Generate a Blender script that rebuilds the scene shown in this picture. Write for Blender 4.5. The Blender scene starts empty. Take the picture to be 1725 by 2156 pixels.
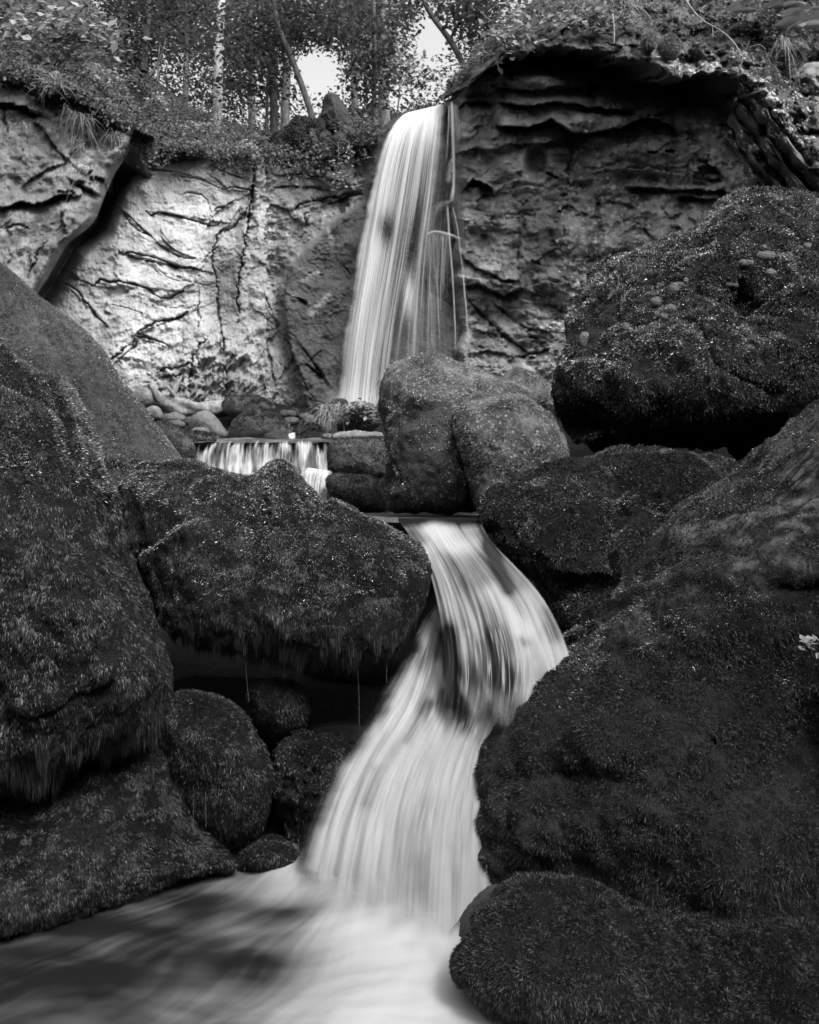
import bpy, math, random
import numpy as np
R = np.random.default_rng(7)
sc = bpy.context.scene
# ------------------------------------------------------------ camera, world, sun, exposure
CAM_Z, LENS, SENSOR = 1.3, 28.0, 36.0
W, H = 1725.0, 2156.0                     # the photograph's frame, in the units used to take sight lines off it
F = LENS / SENSOR * H
HOR = 1040.0                              # row of the horizon
cam_d = bpy.data.cameras.new('camera'); cam = bpy.data.objects.new('camera', cam_d)
sc.collection.objects.link(cam); sc.camera = cam
cam_d.sensor_fit = 'VERTICAL'; cam_d.sensor_height = SENSOR; cam_d.sensor_width = SENSOR
cam_d.lens = LENS; cam_d.shift_y = -(H / 2 - HOR) / H
cam_d.clip_start = 0.05; cam_d.clip_end = 600
cam.location = (0, 0, CAM_Z); cam.rotation_euler = (math.radians(90), 0, 0)
cam_d.dof.use_dof = True; cam_d.dof.focus_distance = 3.3; cam_d.dof.aperture_fstop = 6.3

SUN_EL, SUN_AZ = math.radians(52), math.radians(134)   # azimuth from +Y towards +X
world = bpy.data.worlds.new('World'); sc.world = world; world.use_nodes = True
nt = world.node_tree; nt.nodes.clear()
sky = nt.nodes.new('ShaderNodeTexSky'); sky.sky_type = 'NISHITA'; sky.sun_disc = False
sky.sun_elevation = SUN_EL; sky.sun_rotation = SUN_AZ; sky.air_density = 1.6; sky.dust_density = 4.0
bw = nt.nodes.new('ShaderNodeRGBToBW'); bg = nt.nodes.new('ShaderNodeBackground'); wo = nt.nodes.new('ShaderNodeOutputWorld')
bg.inputs['Strength'].default_value = 0.15
nt.links.new(sky.outputs[0], bw.inputs[0]); nt.links.new(bw.outputs[0], bg.inputs[0]); nt.links.new(bg.outputs[0], wo.inputs[0])
sd = bpy.data.lights.new('sun', 'SUN'); sd.energy = 1.5; sd.angle = math.radians(22); sd.color = (1, 1, 1)
sun = bpy.data.objects.new('sun', sd); sc.collection.objects.link(sun)
from mathutils import Vector
sdir = Vector((math.sin(SUN_AZ) * math.cos(SUN_EL), math.cos(SUN_AZ) * math.cos(SUN_EL), math.sin(SUN_EL)))
sun.rotation_euler = sdir.to_track_quat('Z', 'Y').to_euler()
sun.location = (6, -6, 14)
sc.view_settings.view_transform = 'Standard'; sc.view_settings.look = 'None'
sc.view_settings.gamma = 1.0; sc.view_settings.use_curve_mapping = False
sc.view_settings.exposure = 1.3
sc.cycles.transparent_max_bounces = 24; sc.cycles.max_bounces = 6
sc.cycles.diffuse_bounces = 3; sc.cycles.caustics_reflective = False; sc.cycles.caustics_refractive = False
sc.cycles.use_denoising = True
sc.cycles.sample_clamp_indirect = 4.0

# ------------------------------------------------------------ maths helpers
def U(px, py, d):
    """point at depth d (metres from the camera plane) on the sight line through px, py"""
    px, py, d = np.broadcast_arrays(np.asarray(px, float), np.asarray(py, float), np.asarray(d, float))
    return np.stack([(px - W / 2) / F * d, d, CAM_Z + (HOR - py) / F * d], -1)

def _hash(ix, iy, iz, seed):
    h = (ix.astype(np.uint32) * np.uint32(374761393) + iy.astype(np.uint32) * np.uint32(668265263)
         + iz.astype(np.uint32) * np.uint32(2147483647) + np.uint32(seed * 974711 + 13))
    h = (h ^ (h >> np.uint32(13))) * np.uint32(1274126177)
    h = h ^ (h >> np.uint32(16))
    return h
_G = np.array([[1,1,0],[-1,1,0],[1,-1,0],[-1,-1,0],[1,0,1],[-1,0,1],[1,0,-1],[-1,0,-1],[0,1,1],[0,-1,1],[0,1,-1],[0,-1,-1]], np.float32)
def perlin(p, seed=0):
    p = np.asarray(p, np.float32); sh = p.shape[:-1]; p = p.reshape(-1, 3)
    i = np.floor(p).astype(np.int64); f = (p - i).astype(np.float32)
    u = f * f * f * (f * (f * 6 - 15) + 10)
    out = np.zeros(len(p), np.float32)
    for dx in (0, 1):
        wx = u[:, 0] if dx else 1 - u[:, 0]
        for dy in (0, 1):
            wy = u[:, 1] if dy else 1 - u[:, 1]
            for dz in (0, 1):
                wz = u[:, 2] if dz else 1 - u[:, 2]
                g = _G[_hash(i[:, 0] + dx, i[:, 1] + dy, i[:, 2] + dz, seed) % np.uint32(12)]
                out += wx * wy * wz * (g[:, 0] * (f[:, 0] - dx) + g[:, 1] * (f[:, 1] - dy) + g[:, 2] * (f[:, 2] - dz))
    return out.reshape(sh)
def fbm(p, oct=4, gain=.5, seed=0, ridged=False):
    a, s, o = 1., 1., 0.
    for k in range(oct):
        n = perlin(p * s, seed + k)
        if ridged: n = .5 - np.abs(n) * 1.6
        o = o + a * n; a *= gain; s *= 2.03
    return o
def sstep(a, b, x):
    t = np.clip((x - a) / (b - a), 0, 1); return t * t * (3 - 2 * t)
def chaikin(pts, n=2, closed=False):
    p = np.asarray(pts, float)
    for _ in range(n):
        q = np.roll(p, -1, 0) if closed else p[1:]
        b = p if closed else p[:-1]
        m = np.empty((2 * len(b), p.shape[1])); m[0::2] = .75 * b + .25 * q; m[1::2] = .25 * b + .75 * q
        p = m if closed else np.vstack([p[:1], m, p[-1:]])
    return p
def seg_dist(px, py, pts):
    """distance from every (px, py) to a polyline, and the share of its length at the nearest point"""
    pts = np.asarray(pts, float); best = np.full(px.shape, 1e9); ts = np.zeros(px.shape)
    L = np.r_[0, np.cumsum(np.hypot(*np.diff(pts, axis=0).T))]
    for k in range(len(pts) - 1):
        a, b = pts[k], pts[k + 1]; d = b - a; l2 = d @ d + 1e-9
        t = np.clip(((px - a[0]) * d[0] + (py - a[1]) * d[1]) / l2, 0, 1)
        r = np.hypot(px - a[0] - t * d[0], py - a[1] - t * d[1])
        m = r < best; best[m] = r[m]; ts[m] = ((L[k] + t * math.sqrt(l2)) / L[-1])[m]
    return best, ts
def gauss(px, py, cx, cy, sx, sy=None):
    sy = sy or sx
    return np.exp(-((px - cx) / sx) ** 2 - ((py - cy) / sy) ** 2)
def norm(v): return v / (np.linalg.norm(v, axis=-1, keepdims=True) + 1e-9)

# ------------------------------------------------------------ objects
def tag(o, label=None, cat=None, group=None, kind=None):
    if label: o['label'] = label
    if cat: o['category'] = cat
    if group: o['group'] = group
    if kind: o['kind'] = kind
    return o
def mk(name, V, faces, mat, parent=None, smooth=True, attrs=None, uv=None, label=None, cat=None, group=None, kind=None):
    """one mesh object out of arrays; faces is an (n, 3) or (n, 4) array or a list of such arrays"""
    V = np.asarray(V, np.float32).reshape(-1, 3)
    fl = faces if isinstance(faces, list) else [faces]
    fl = [np.asarray(f, np.int32) for f in fl if len(f)]
    me = bpy.data.meshes.new(name)
    if parent is None: loc = np.array([V[:, 0].mean(), V[:, 1].mean(), V[:, 2].min()], np.float32)
    else: loc = np.array(parent.location, np.float32)
    me.vertices.add(len(V)); me.vertices.foreach_set('co', (V - loc).ravel())
    li = np.concatenate([f.ravel() for f in fl]); n = sum(len(f) for f in fl)
    me.loops.add(len(li)); me.loops.foreach_set('vertex_index', li)
    me.polygons.add(n)
    tot = np.concatenate([np.full(len(f), f.shape[1], np.int32) for f in fl])
    me.polygons.foreach_set('loop_start', np.r_[0, np.cumsum(tot)[:-1]].astype(np.int32))
    me.polygons.foreach_set('use_smooth', np.full(n, smooth))
    for k, a in (attrs or {}).items():
        at = me.attributes.new(k, 'FLOAT', 'POINT'); at.data.foreach_set('value', np.asarray(a, np.float32).ravel())
    if uv is not None:
        u = me.uv_layers.new(name='UVMap'); u.data.foreach_set('uv', np.asarray(uv, np.float32).reshape(-1, 2)[li].ravel())
    me.update(calc_edges=True)
    me.materials.append(mat)
    o = bpy.data.objects.new(name, me); sc.collection.objects.link(o)
    if parent is None: o.location = loc
    else: o.parent = parent
    return tag(o, label, cat, group, kind)
def empty(name, loc, label=None, cat=None, group=None, kind=None):
    o = bpy.data.objects.new(name, None); sc.collection.objects.link(o); o.location = loc
    o.empty_display_size = .1
    return tag(o, label, cat, group, kind)
def grid_faces(nv, nu, wrap=False):
    i = np.arange(nv * nu).reshape(nv, nu)
    if wrap: i = np.c_[i, i[:, :1]]
    return np.stack([i[:-1, :-1], i[1:, :-1], i[1:, 1:], i[:-1, 1:]], -1).reshape(-1, 4)
def vnormals(V, Q):
    fn = np.cross(V[Q[:, 2]] - V[Q[:, 0]], V[Q[:, 3 if Q.shape[1] == 4 else 1]] - V[Q[:, 1 if Q.shape[1] == 4 else 0]])
    N = np.zeros_like(V)
    for k in range(3):
        for c in range(Q.shape[1]): N[:, k] += np.bincount(Q[:, c], fn[:, k], len(V))
    return norm(N)

# ------------------------------------------------------------ materials (the photograph is black and white: greys only)
def newmat(name):
    m = bpy.data.materials.new(name); m.use_nodes = True; t = m.node_tree; t.nodes.clear()
    return m, t, lambda k: t.nodes.new('ShaderNode' + k), t.links.new
def mathn(t, op, a, b=None, clamp=False):
    n = t.nodes.new('ShaderNodeMath'); n.operation = op; n.use_clamp = clamp
    for i, x in enumerate((a, b)):
        if x is None: continue
        if isinstance(x, (int, float)): n.inputs[i].default_value = x
        else: t.links.new(x, n.inputs[i])
    return n.outputs[0]
def ramp(t, x, a, b, lo=0., hi=1.):
    n = t.nodes.new('ShaderNodeMapRange'); n.interpolation_type = 'SMOOTHSTEP'
    t.links.new(x, n.inputs[0])
    for i, v in enumerate((a, b, lo, hi)): n.inputs[i + 1].default_value = v
    return n.outputs[0]
def noise(t, co, scale, detail=4, rough=.55, dist=0.):
    n = t.nodes.new('ShaderNodeTexNoise'); t.links.new(co, n.inputs['Vector'])
    n.inputs['Scale'].default_value = scale; n.inputs['Detail'].default_value = detail
    n.inputs['Roughness'].default_value = rough; n.inputs['Distortion'].default_value = dist
    return n.outputs[0]
def attr(t, name):
    n = t.nodes.new('ShaderNodeAttribute'); n.attribute_name = name; return n.outputs['Fac']
def rock_mat(name, rough=.75, s=1., bump=.6, var=.6, lichen=None, spec=.3, bdist=.03, gloss=False, ltone=.42):
    """weathered stone: its own grey comes from the tone attribute, broken up by grain, stains and (optionally) lichen flecks"""
    m, t, N, L = newmat(name)
    co = N('TexCoord').outputs['Object']
    tone = attr(t, 'tone')
    n1 = noise(t, co, 3.2 * s, 6, .62, .4); n2 = noise(t, co, 22 * s, 5, .65); n3 = noise(t, co, 90 * s, 3, .6)
    f = mathn(t, 'ADD', mathn(t, 'MULTIPLY', n1, .6), mathn(t, 'ADD', mathn(t, 'MULTIPLY', n2, .3), mathn(t, 'MULTIPLY', n3, .25)))
    f = ramp(t, f, .3, .85, 1 - var, 1 + var * .8)
    col = mathn(t, 'MULTIPLY', tone, f)
    if lichen:
        la = attr(t, 'lichen')
        v = N('TexVoronoi'); v.inputs['Scale'].default_value = lichen; L(co, v.inputs['Vector']); v.inputs['Randomness'].default_value = 1
        v2 = N('TexVoronoi'); v2.inputs['Scale'].default_value = lichen * .45; L(co, v2.inputs['Vector'])
        cr = N('SeparateColor'); L(v.outputs['Color'], cr.inputs[0])
        th = mathn(t, 'MULTIPLY', cr.outputs[0], .68)
        spot = mathn(t, 'LESS_THAN', v.outputs['Distance'], th)
        cr2 = N('SeparateColor'); L(v2.outputs['Color'], cr2.inputs[0])
        spot2 = mathn(t, 'LESS_THAN', v2.outputs['Distance'], mathn(t, 'MULTIPLY', cr2.outputs[1], .33))
        pat = ramp(t, noise(t, co, 2.3, 4, .6), .42, .62)
        k = mathn(t, 'MULTIPLY', mathn(t, 'MAXIMUM', spot, spot2), mathn(t, 'GREATER_THAN', mathn(t, 'MULTIPLY', la, mathn(t, 'ADD', mathn(t, 'MULTIPLY', pat, .8), mathn(t, 'MULTIPLY', cr.outputs[2], .5))), .20))
        mx = N('Mix'); mx.data_type = 'FLOAT'; L(k, mx.inputs[0]); L(col, mx.inputs[2])
        L(mathn(t, 'ADD', ltone, mathn(t, 'MULTIPLY', cr.outputs[1], .3)), mx.inputs[3]); col = mx.outputs[0]
    b = N('Bump'); b.inputs['Strength'].default_value = bump; b.inputs['Distance'].default_value = bdist
    hgt = mathn(t, 'ADD', mathn(t, 'ADD', n1, mathn(t, 'MULTIPLY', n2, .5)), mathn(t, 'MULTIPLY', n3, .22))
    L(hgt, b.inputs['Height'])
    p = N('BsdfPrincipled'); p.inputs['Roughness'].default_value = rough; p.inputs['Specular IOR Level'].default_value = spec
    if gloss: L(ramp(t, tone, .03, .14, .1, .6), p.inputs['Specular IOR Level']); L(ramp(t, tone, .03, .14, .6, .28), p.inputs['Roughness'])
    cc = N('CombineColor'); [L(col, cc.inputs[i]) for i in range(3)]
    L(cc.outputs[0], p.inputs['Base Color']); L(b.outputs[0], p.inputs['Normal'])
    L(p.outputs[0], N('OutputMaterial').inputs[0]); return m
def leaf_mat(name, rough=.5, spec=.35, trans=.3):
    m, t, N, L = newmat(name)
    tone = attr(t, 'tone'); cc = N('CombineColor'); [L(tone, cc.inputs[i]) for i in range(3)]
    p = N('BsdfPrincipled'); p.inputs['Roughness'].default_value = rough; p.inputs['Specular IOR Level'].default_value = spec
    L(cc.outputs[0], p.inputs['Base Color']); out = p.outputs[0]
    if trans:
        tr = N('BsdfTranslucent'); L(cc.outputs[0], tr.inputs[0]); mx = N('MixShader'); mx.inputs[0].default_value = trans
        L(out, mx.inputs[1]); L(tr.outputs[0], mx.inputs[2]); out = mx.outputs[0]
    L(out, N('OutputMaterial').inputs[0]); return m
def bark_mat(name, lo, hi, scale=1.):
    m, t, N, L = newmat(name)
    co = N('TexCoord').outputs['Object']; mp = N('Mapping'); mp.inputs['Scale'].default_value = (9 * scale, 9 * scale, 2.2 * scale); L(co, mp.inputs[0])
    n = noise(t, mp.outputs[0], 2., 6, .65, .5); n2 = noise(t, co, 3., 4, .6)
    col = ramp(t, mathn(t, 'ADD', mathn(t, 'MULTIPLY', n, .6), mathn(t, 'MULTIPLY', n2, .4)), .35, .65, lo, hi)
    cc = N('CombineColor'); [L(col, cc.inputs[i]) for i in range(3)]
    b = N('Bump'); b.inputs['Strength'].default_value = .7; b.inputs['Distance'].default_value = .03; L(n, b.inputs['Height'])
    p = N('BsdfPrincipled'); p.inputs['Roughness'].default_value = .8; L(cc.outputs[0], p.inputs['Base Color']); L(b.outputs[0], p.inputs['Normal'])
    L(p.outputs[0], N('OutputMaterial').inputs[0]); return m
def water_mat(name, su, sv, lo, hi, streak=.9, dark=.012, white=.8, body=False, trans=.35, fine=.25):
    """running water: foam where the foam attribute and the streaks say so; clear and dark (body) or see-through elsewhere"""
    m, t, N, L = newmat(name)
    uv = N('TexCoord').outputs['UV']
    def st(a, b, d, r):
        mp = N('Mapping'); mp.inputs['Scale'].default_value = (a, b, 1); L(uv, mp.inputs[0]); return noise(t, mp.outputs[0], 1., d, r, .15)
    n1 = st(su, sv, 3, .55); n2 = st(su * 4.3, sv * 1.7, 2, .5); n3 = st(su * .28, sv * .8, 2, .5)
    n = mathn(t, 'ADD', mathn(t, 'MULTIPLY', n1, 1 - fine - .3), mathn(t, 'ADD', mathn(t, 'MULTIPLY', n2, fine), mathn(t, 'MULTIPLY', n3, .3)))
    n = mathn(t, 'MULTIPLY', mathn(t, 'SUBTRACT', n, .5), streak * 2.2)
    foam = ramp(t, mathn(t, 'ADD', attr(t, 'foam'), n), lo, hi)
    edge = attr(t, 'edge')
    d = N('BsdfDiffuse'); d.inputs[0].default_value = (white, white, white, 1)
    tr = N('BsdfTranslucent'); tr.inputs[0].default_value = (white, white, white, 1)
    mx = N('MixShader'); mx.inputs[0].default_value = trans; L(d.outputs[0], mx.inputs[1]); L(tr.outputs[0], mx.inputs[2])
    if body:
        p = N('BsdfPrincipled'); p.inputs['Base Color'].default_value = (dark, dark, dark, 1); p.inputs['Roughness'].default_value = .3; p.inputs['Specular IOR Level'].default_value = .3
        bm = N('Bump'); bm.inputs['Strength'].default_value = .1; bm.inputs['Distance'].default_value = .02; L(n, bm.inputs['Height']); L(bm.outputs[0], p.inputs['Normal'])
        m2 = N('MixShader'); L(foam, m2.inputs[0]); L(p.outputs[0], m2.inputs[1]); L(mx.outputs[0], m2.inputs[2]); a = edge
        sh = m2.outputs[0]
    else:
        sh = mx.outputs[0]; a = mathn(t, 'MULTIPLY', foam, edge)
    tp = N('BsdfTransparent'); m3 = N('MixShader'); L(a, m3.inputs[0]); L(tp.outputs[0], m3.inputs[1]); L(sh, m3.inputs[2])
    L(m3.outputs[0], N('OutputMaterial').inputs[0]); return m

M_cliff = rock_mat('pale_sandstone', .8, 1., 1., .42, bdist=.11)
M_pale = rock_mat('pale_smooth_sandstone', .8, 1., .42, .26, bdist=.07)
M_cliffd = rock_mat('dark_cliff_stone', .6, 1., 1., .65, ltone=.55, lichen=15., bdist=.12, spec=.45)
M_rock = rock_mat('boulder_stone', .55, 2.2, .8, .6, spec=.5)
M_wet = rock_mat('wet_stone', .25, 4.5, 1., .7, spec=.5, bdist=.035)
M_mossbase = rock_mat('moss_film', .6, 8., 1., .95, spec=.14, bdist=.03, gloss=True)
M_lich = rock_mat('lichened_stone', .75, 2.8, 1., .8, lichen=58., bdist=.07, ltone=.10)
M_soil = rock_mat('forest_soil', .9, 1.2, 1., .5)
M_moss = leaf_mat('wet_moss', .42, .28, 0)
M_mossdry_lit = leaf_mat('dry_and_toplit_moss', .6, .25, .1)  # paler moss; on boulder tops its tone also paints in light from above
M_leaf = leaf_mat('leaf', .55, .25, .42)
M_under = leaf_mat('undergrowth_leaf', .55, .3, .25)
M_bark = bark_mat('dark_bark', .03, .12)
M_barkp = bark_mat('pale_bark', .15, .6)
M_barkm = bark_mat('grey_bark', .05, .18)
M_rot = bark_mat('rotten_wood', .004, .024)
M_drift = bark_mat('driftwood', .1, .32, .7)
M_fall = water_mat('falling_water', 55, 1.6, .05, 1.05, 1.15)
M_casc = water_mat('cascade_water', 26, .7, -.08, 1.12, .40, body=True, fine=.4, white=.66)
M_small = water_mat('ledge_water', 60, 1.3, .05, 1., 1.1)
M_pool = water_mat('pool_water', 7, 1.6, .0, 1.2, .42, body=True, white=.69, fine=.3)
M_still = water_mat('pool_surface', 9, 3.2, .3, 1.2, .3, body=True, dark=.03, white=.34)
M_thread = water_mat('water_thread', 3, 2, .0, 1.25, .5)

# ------------------------------------------------------------ builders
def blob(outline, D, T, ctr=None, nth=200, nr=70, nb=12, lean=0., p=1., bumps=(), amp=.05, freq=2., seed=0, ridge=0., fine=.012, back=None, tilt=0., crease=0.):
    """a boulder: a real, thick body whose outline seen from the stream follows the given sight lines"""
    o = chaikin(outline, 2, True); c = np.mean(o, 0) if ctr is None else np.array(ctr, float)
    th = np.arctan2(o[:, 1] - c[1], o[:, 0] - c[0]); r = np.hypot(o[:, 0] - c[0], o[:, 1] - c[1])
    k = np.argsort(th); tt = np.linspace(-np.pi, np.pi, nth, endpoint=False)
    rr = np.interp(tt, th[k], r[k], period=2 * np.pi)
    back = T * .8 if back is None else back
    ph = np.r_[np.linspace(0.012, np.pi / 2, nr), np.linspace(np.pi / 2, np.pi * .97, nb)[1:]]
    rho = np.sin(ph)[:, None]; cs = np.cos(ph)[:, None]
    px = c[0] + rho * rr * np.cos(tt); py = c[1] + rho * rr * np.sin(tt)
    sc_ = D / F
    base = D + lean * (c[1] - py) * sc_ + tilt * (px - c[0]) * sc_
    f = np.clip(cs, 0, 1) ** p
    d = base - T * f + 0
    for bx, by, sx, sy, a in bumps: d = d - a * gauss(px, py, bx, by, sx, sy) * np.clip(cs * 4, 0, 1)
    V = U(px, py, d)
    Vb = U(px, py, base); Vb[..., 1] += back * np.clip(-cs, 0, 1) * np.ones_like(px)
    V = np.where((cs < 0)[..., None], Vb, V)
    Vf = V.reshape(-1, 3); Q = grid_faces(len(ph), nth, True)
    N = vnormals(Vf, Q)
    if (N[: nth * nr // 2] * (np.array([0, 0, CAM_Z]) - Vf[: nth * nr // 2])).sum() < 0: N = -N; Q = Q[:, ::-1]
    n = fbm(Vf * freq, 4, .5, seed)
    Dp = amp * n
    if ridge: Dp = Dp + ridge * fbm(Vf * freq * .8 + 7.7, 4, .5, seed + 9, True)
    if fine: Dp = Dp + fine * fbm(Vf * freq * 9, 3, .6, seed + 20)
    if crease:                                  # joints in the stone, and the flat breaks between them
        w = Vf * freq * .62 + .25 * np.stack([perlin(Vf * freq * 1.7, seed + 40 + k) for k in range(3)], -1)
        a1, a2 = np.abs(perlin(w, seed + 31)), np.abs(perlin(w * np.array([1.1, 1.1, 1.7]) + 9, seed + 32))
        Dp = Dp - crease * (np.exp(-(a1 / .022) ** 2) + .7 * np.exp(-(a2 / .018) ** 2)) + crease * 1.3 * (np.sign(perlin(w, seed + 31)) * np.clip(a1 / .03, 0, 1))
    Vf = Vf + N * Dp[:, None]
    return Vf, Q, vnormals(Vf, Q), n

def moss(name, parent, V, Q, n, ln, wd, mat, seed=0, droop=.9, up=.5, rnd=.5, mask=None, tone=(.02, .07), clump=14., fringe=None, flow=.6):
    """a coat of moss: thousands of tiny leaf-like shoots grown on the faces of a stone"""
    g = np.random.default_rng(seed + 100); n = int(n * 2.1); ln = ln * .38; wd = wd * .36; n = int(n * 1.15); tone = (tone[0] * .5, tone[1] * .62)
    a, b, c, e = V[Q[:, 0]], V[Q[:, 1]], V[Q[:, 2]], V[Q[:, 3]]
    cen = (a + b + c + e) / 4; fn = np.cross(c - a, e - b); ar = np.linalg.norm(fn, axis=1) / 2; fn = norm(fn)
    VN = vnormals(V, Q); fn = norm(VN[Q[:, 0]] + VN[Q[:, 2]])
    tc = norm(np.array([0, 0, CAM_Z]) - cen)
    w = ar * sstep(-.35, .05, (fn * tc).sum(1)) / np.maximum(cen[:, 1], .5) ** 1.0
    px = W / 2 + cen[:, 0] / cen[:, 1] * F; py = HOR - (cen[:, 2] - CAM_Z) / cen[:, 1] * F
    w = w * ((px > -60) & (px < W + 60) & (py > -60) & (py < H + 60))
    if mask is not None: w = w * np.clip(mask(px, py, cen, fn), 0, 1)
    cl = perlin(cen * clump, seed + 3)
    w = w * np.clip(1 + .25 * cl, .75, 2)
    f = g.choice(len(Q), n, p=w / w.sum())
    u, v = g.random(n)[:, None], g.random(n)[:, None]
    P = a[f] * (1 - u) * (1 - v) + b[f] * u * (1 - v) + c[f] * u * v + e[f] * (1 - u) * v
    N = fn[f]
    gd = np.array([0, 0, -1.]); tg = gd - N * (N @ gd)[:, None]
    fl = np.stack([perlin(P * clump * .6 + 31 * k, seed + 5 + k) for k in range(3)], -1)
    cl2 = perlin(P * clump, seed + 3); cl3 = perlin(P * clump * 3.1, seed + 4)
    dirv = norm(N * up + tg * droop + fl * flow * .45 + g.normal(size=(n, 3)) * rnd * .55)
    l = ln * (.45 + 1.0 * g.random(n)) * np.clip(1 + .25 * cl2 + .15 * cl3, .5, 1.6)
    if fringe is not None:
        fx = W / 2 + P[:, 0] / P[:, 1] * F; fy = HOR - (P[:, 2] - CAM_Z) / P[:, 1] * F
        k = fringe(fx, fy); l = l * (1 + k * 5. * np.clip(.15 + 2.2 * perlin(P * np.array([22., 22., 3.]), seed + 8), .02, 1.3)); dirv = norm(dirv * (1 - k[:, None] * .8) + gd * k[:, None])
    side = norm(np.cross(dirv, N + g.normal(size=(n, 3)) * .6))
    wv = (wd * (.6 + .8 * g.random(n)))[:, None]; l = l[:, None]
    P0 = P - N * ln * .15 + N * (np.clip(.6 * cl2 + .3 * cl3, -.4, .8) * ln * .6)[:, None]
    tip = P0 + dirv * l + gd * l * .18 * droop + N * l * .12
    VV = np.stack([P0 - side * wv, tip, P0 + side * wv], 1).reshape(-1, 3)
    t = (tone[0] + (tone[1] - tone[0]) * np.clip(.16 + .12 * cl2 + .16 * cl3 + .3 * g.random(n) + 4.5 * g.random(n) ** 10, 0, 4))  # a few shoots made much brighter to paint in glints
    return mk(name, VV, np.arange(3 * n).reshape(n, 3), mat, parent, False, {'tone': np.repeat(t, 3)}, kind='stuff')

def leaves(name, parent, P, nrm, size, mat, tone, seed=0, kind='stuff', flat=.35, label=None, cat=None, droop=.2):
    """leaf faces at the points P, each a folded kite"""
    g = np.random.default_rng(seed + 500); n = len(P)
    N = norm(np.asarray(nrm) + g.normal(size=(n, 3)) * flat)
    a = g.normal(size=(n, 3)); a -= N * (a * N).sum(1)[:, None]; a = norm(a); a[:, 2] -= droop; a = norm(a); b = np.cross(N, a)
    s = (size * (.55 + .8 * g.random(n)))[:, None]
    VV = np.stack([P - a * s * .5, P + b * s * .33 + N * s * .06, P + a * s * .55, P - b * s * .33 + N * s * .06], 1).reshape(-1, 3)
    t = tone[0] + (tone[1] - tone[0]) * g.random(n) ** 1.3
    return mk(name, VV, np.arange(4 * n).reshape(n, 4), mat, parent, False, {'tone': np.repeat(t, 4)}, kind=kind, label=label, cat=cat)

def tube_arrays(pts, r, ns=8, seed=0, rough=.0):
    p = np.asarray(pts, float); r = np.interp(np.linspace(0, 1, len(p)), np.linspace(0, 1, len(np.atleast_1d(r))), np.atleast_1d(r))
    t = norm(np.gradient(p, axis=0)); ref = np.array([0.31, .87, .12])
    s = norm(np.cross(t, ref)); b = np.cross(t, s)
    a = np.linspace(0, 2 * np.pi, ns, endpoint=False)
    ring = (s[:, None] * np.cos(a)[None, :, None] + b[:, None] * np.sin(a)[None, :, None])
    rr = r[:, None] * np.ones((1, ns))
    if rough: rr = rr * (1 + rough * perlin(p[:, None] * 4 + ring * 1.5, seed))
    V = p[:, None] + ring * rr[..., None]
    return V.reshape(-1, 3), grid_faces(len(p), ns, True)
def join(parts):
    V, Q, o = [], [], 0
    for v, q in parts: V.append(v); Q.append(q + o); o += len(v)
    return np.vstack(V), np.vstack(Q)
def line3(pts, n=2):
    """a smoothed 3-D polyline through sight points (px, py, depth)"""
    q = chaikin(pts, n); return U(q[:, 0], q[:, 1], q[:, 2])

def blades(name, parent, bases, n, ln, wd, mat, tone, seed=0, droop=1., spread=.6, dirv=(0, -.3, .8), seg=4, **kw):
    """long grass or sedge blades arching from the given base points"""
    g = np.random.default_rng(seed + 900); B = np.asarray(bases)[g.integers(0, len(bases), n)] + g.normal(size=(n, 3)) * wd * 2
    d = norm(np.asarray(dirv) + g.normal(size=(n, 3)) * spread); l = ln * (.5 + .7 * g.random(n))
    side = norm(np.cross(d, np.array([0, 1., .1]) + g.normal(size=(n, 3)) * .5))
    rows = []
    for k in range(seg + 1):
        s = k / seg
        c = B + d * (l * s)[:, None] + np.array([0, 0, -1]) * (l * droop * s * s * .8)[:, None]
        w = wd * (1 - s ** 1.5) * .5 + 1e-4
        rows += [c - side * w, c + side * w]
    V = np.stack(rows, 1); m = 2 * (seg + 1)
    idx = np.arange(n)[:, None] * m
    Q = np.concatenate([np.stack([idx[:, 0] + 2 * k, idx[:, 0] + 2 * k + 1, idx[:, 0] + 2 * k + 3, idx[:, 0] + 2 * k + 2], -1) for k in range(seg)])
    t = tone[0] + (tone[1] - tone[0]) * g.random(n)
    return mk(name, V.reshape(-1, 3), Q, mat, parent, False, {'tone': np.repeat(t, m)}, **kw)

# ------------------------------------------------------------ ground and terrain
gx, gy = np.meshgrid(np.r_[np.linspace(-300, -13, 8), np.linspace(-12, 12, 90), np.linspace(13, 300, 8)], np.r_[np.linspace(-300, -6, 8), np.linspace(-5, 16, 90), np.linspace(17, 400, 10)])
hz = np.interp(gy, [-6, 2.9, 3.4, 6.4, 7.0, 9, 12, 13.2, 17, 60], [-.35, -.3, .45, .8, 1.5, 1.95, 2.65, 2.75, 2.75, 2.75])
hz = hz + .1 * fbm(np.stack([gx, gy, gx * 0], -1) * 1.3, 4, .5, 2)
V = np.stack([gx, gy, hz], -1)
mk('stream_bed', V, grid_faces(*gx.shape), M_mossbase, attrs={'tone': np.full(gx.size, .014)}, kind='structure', label='dark stony bed of the stream under the boulders', cat='stream bed')

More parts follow.
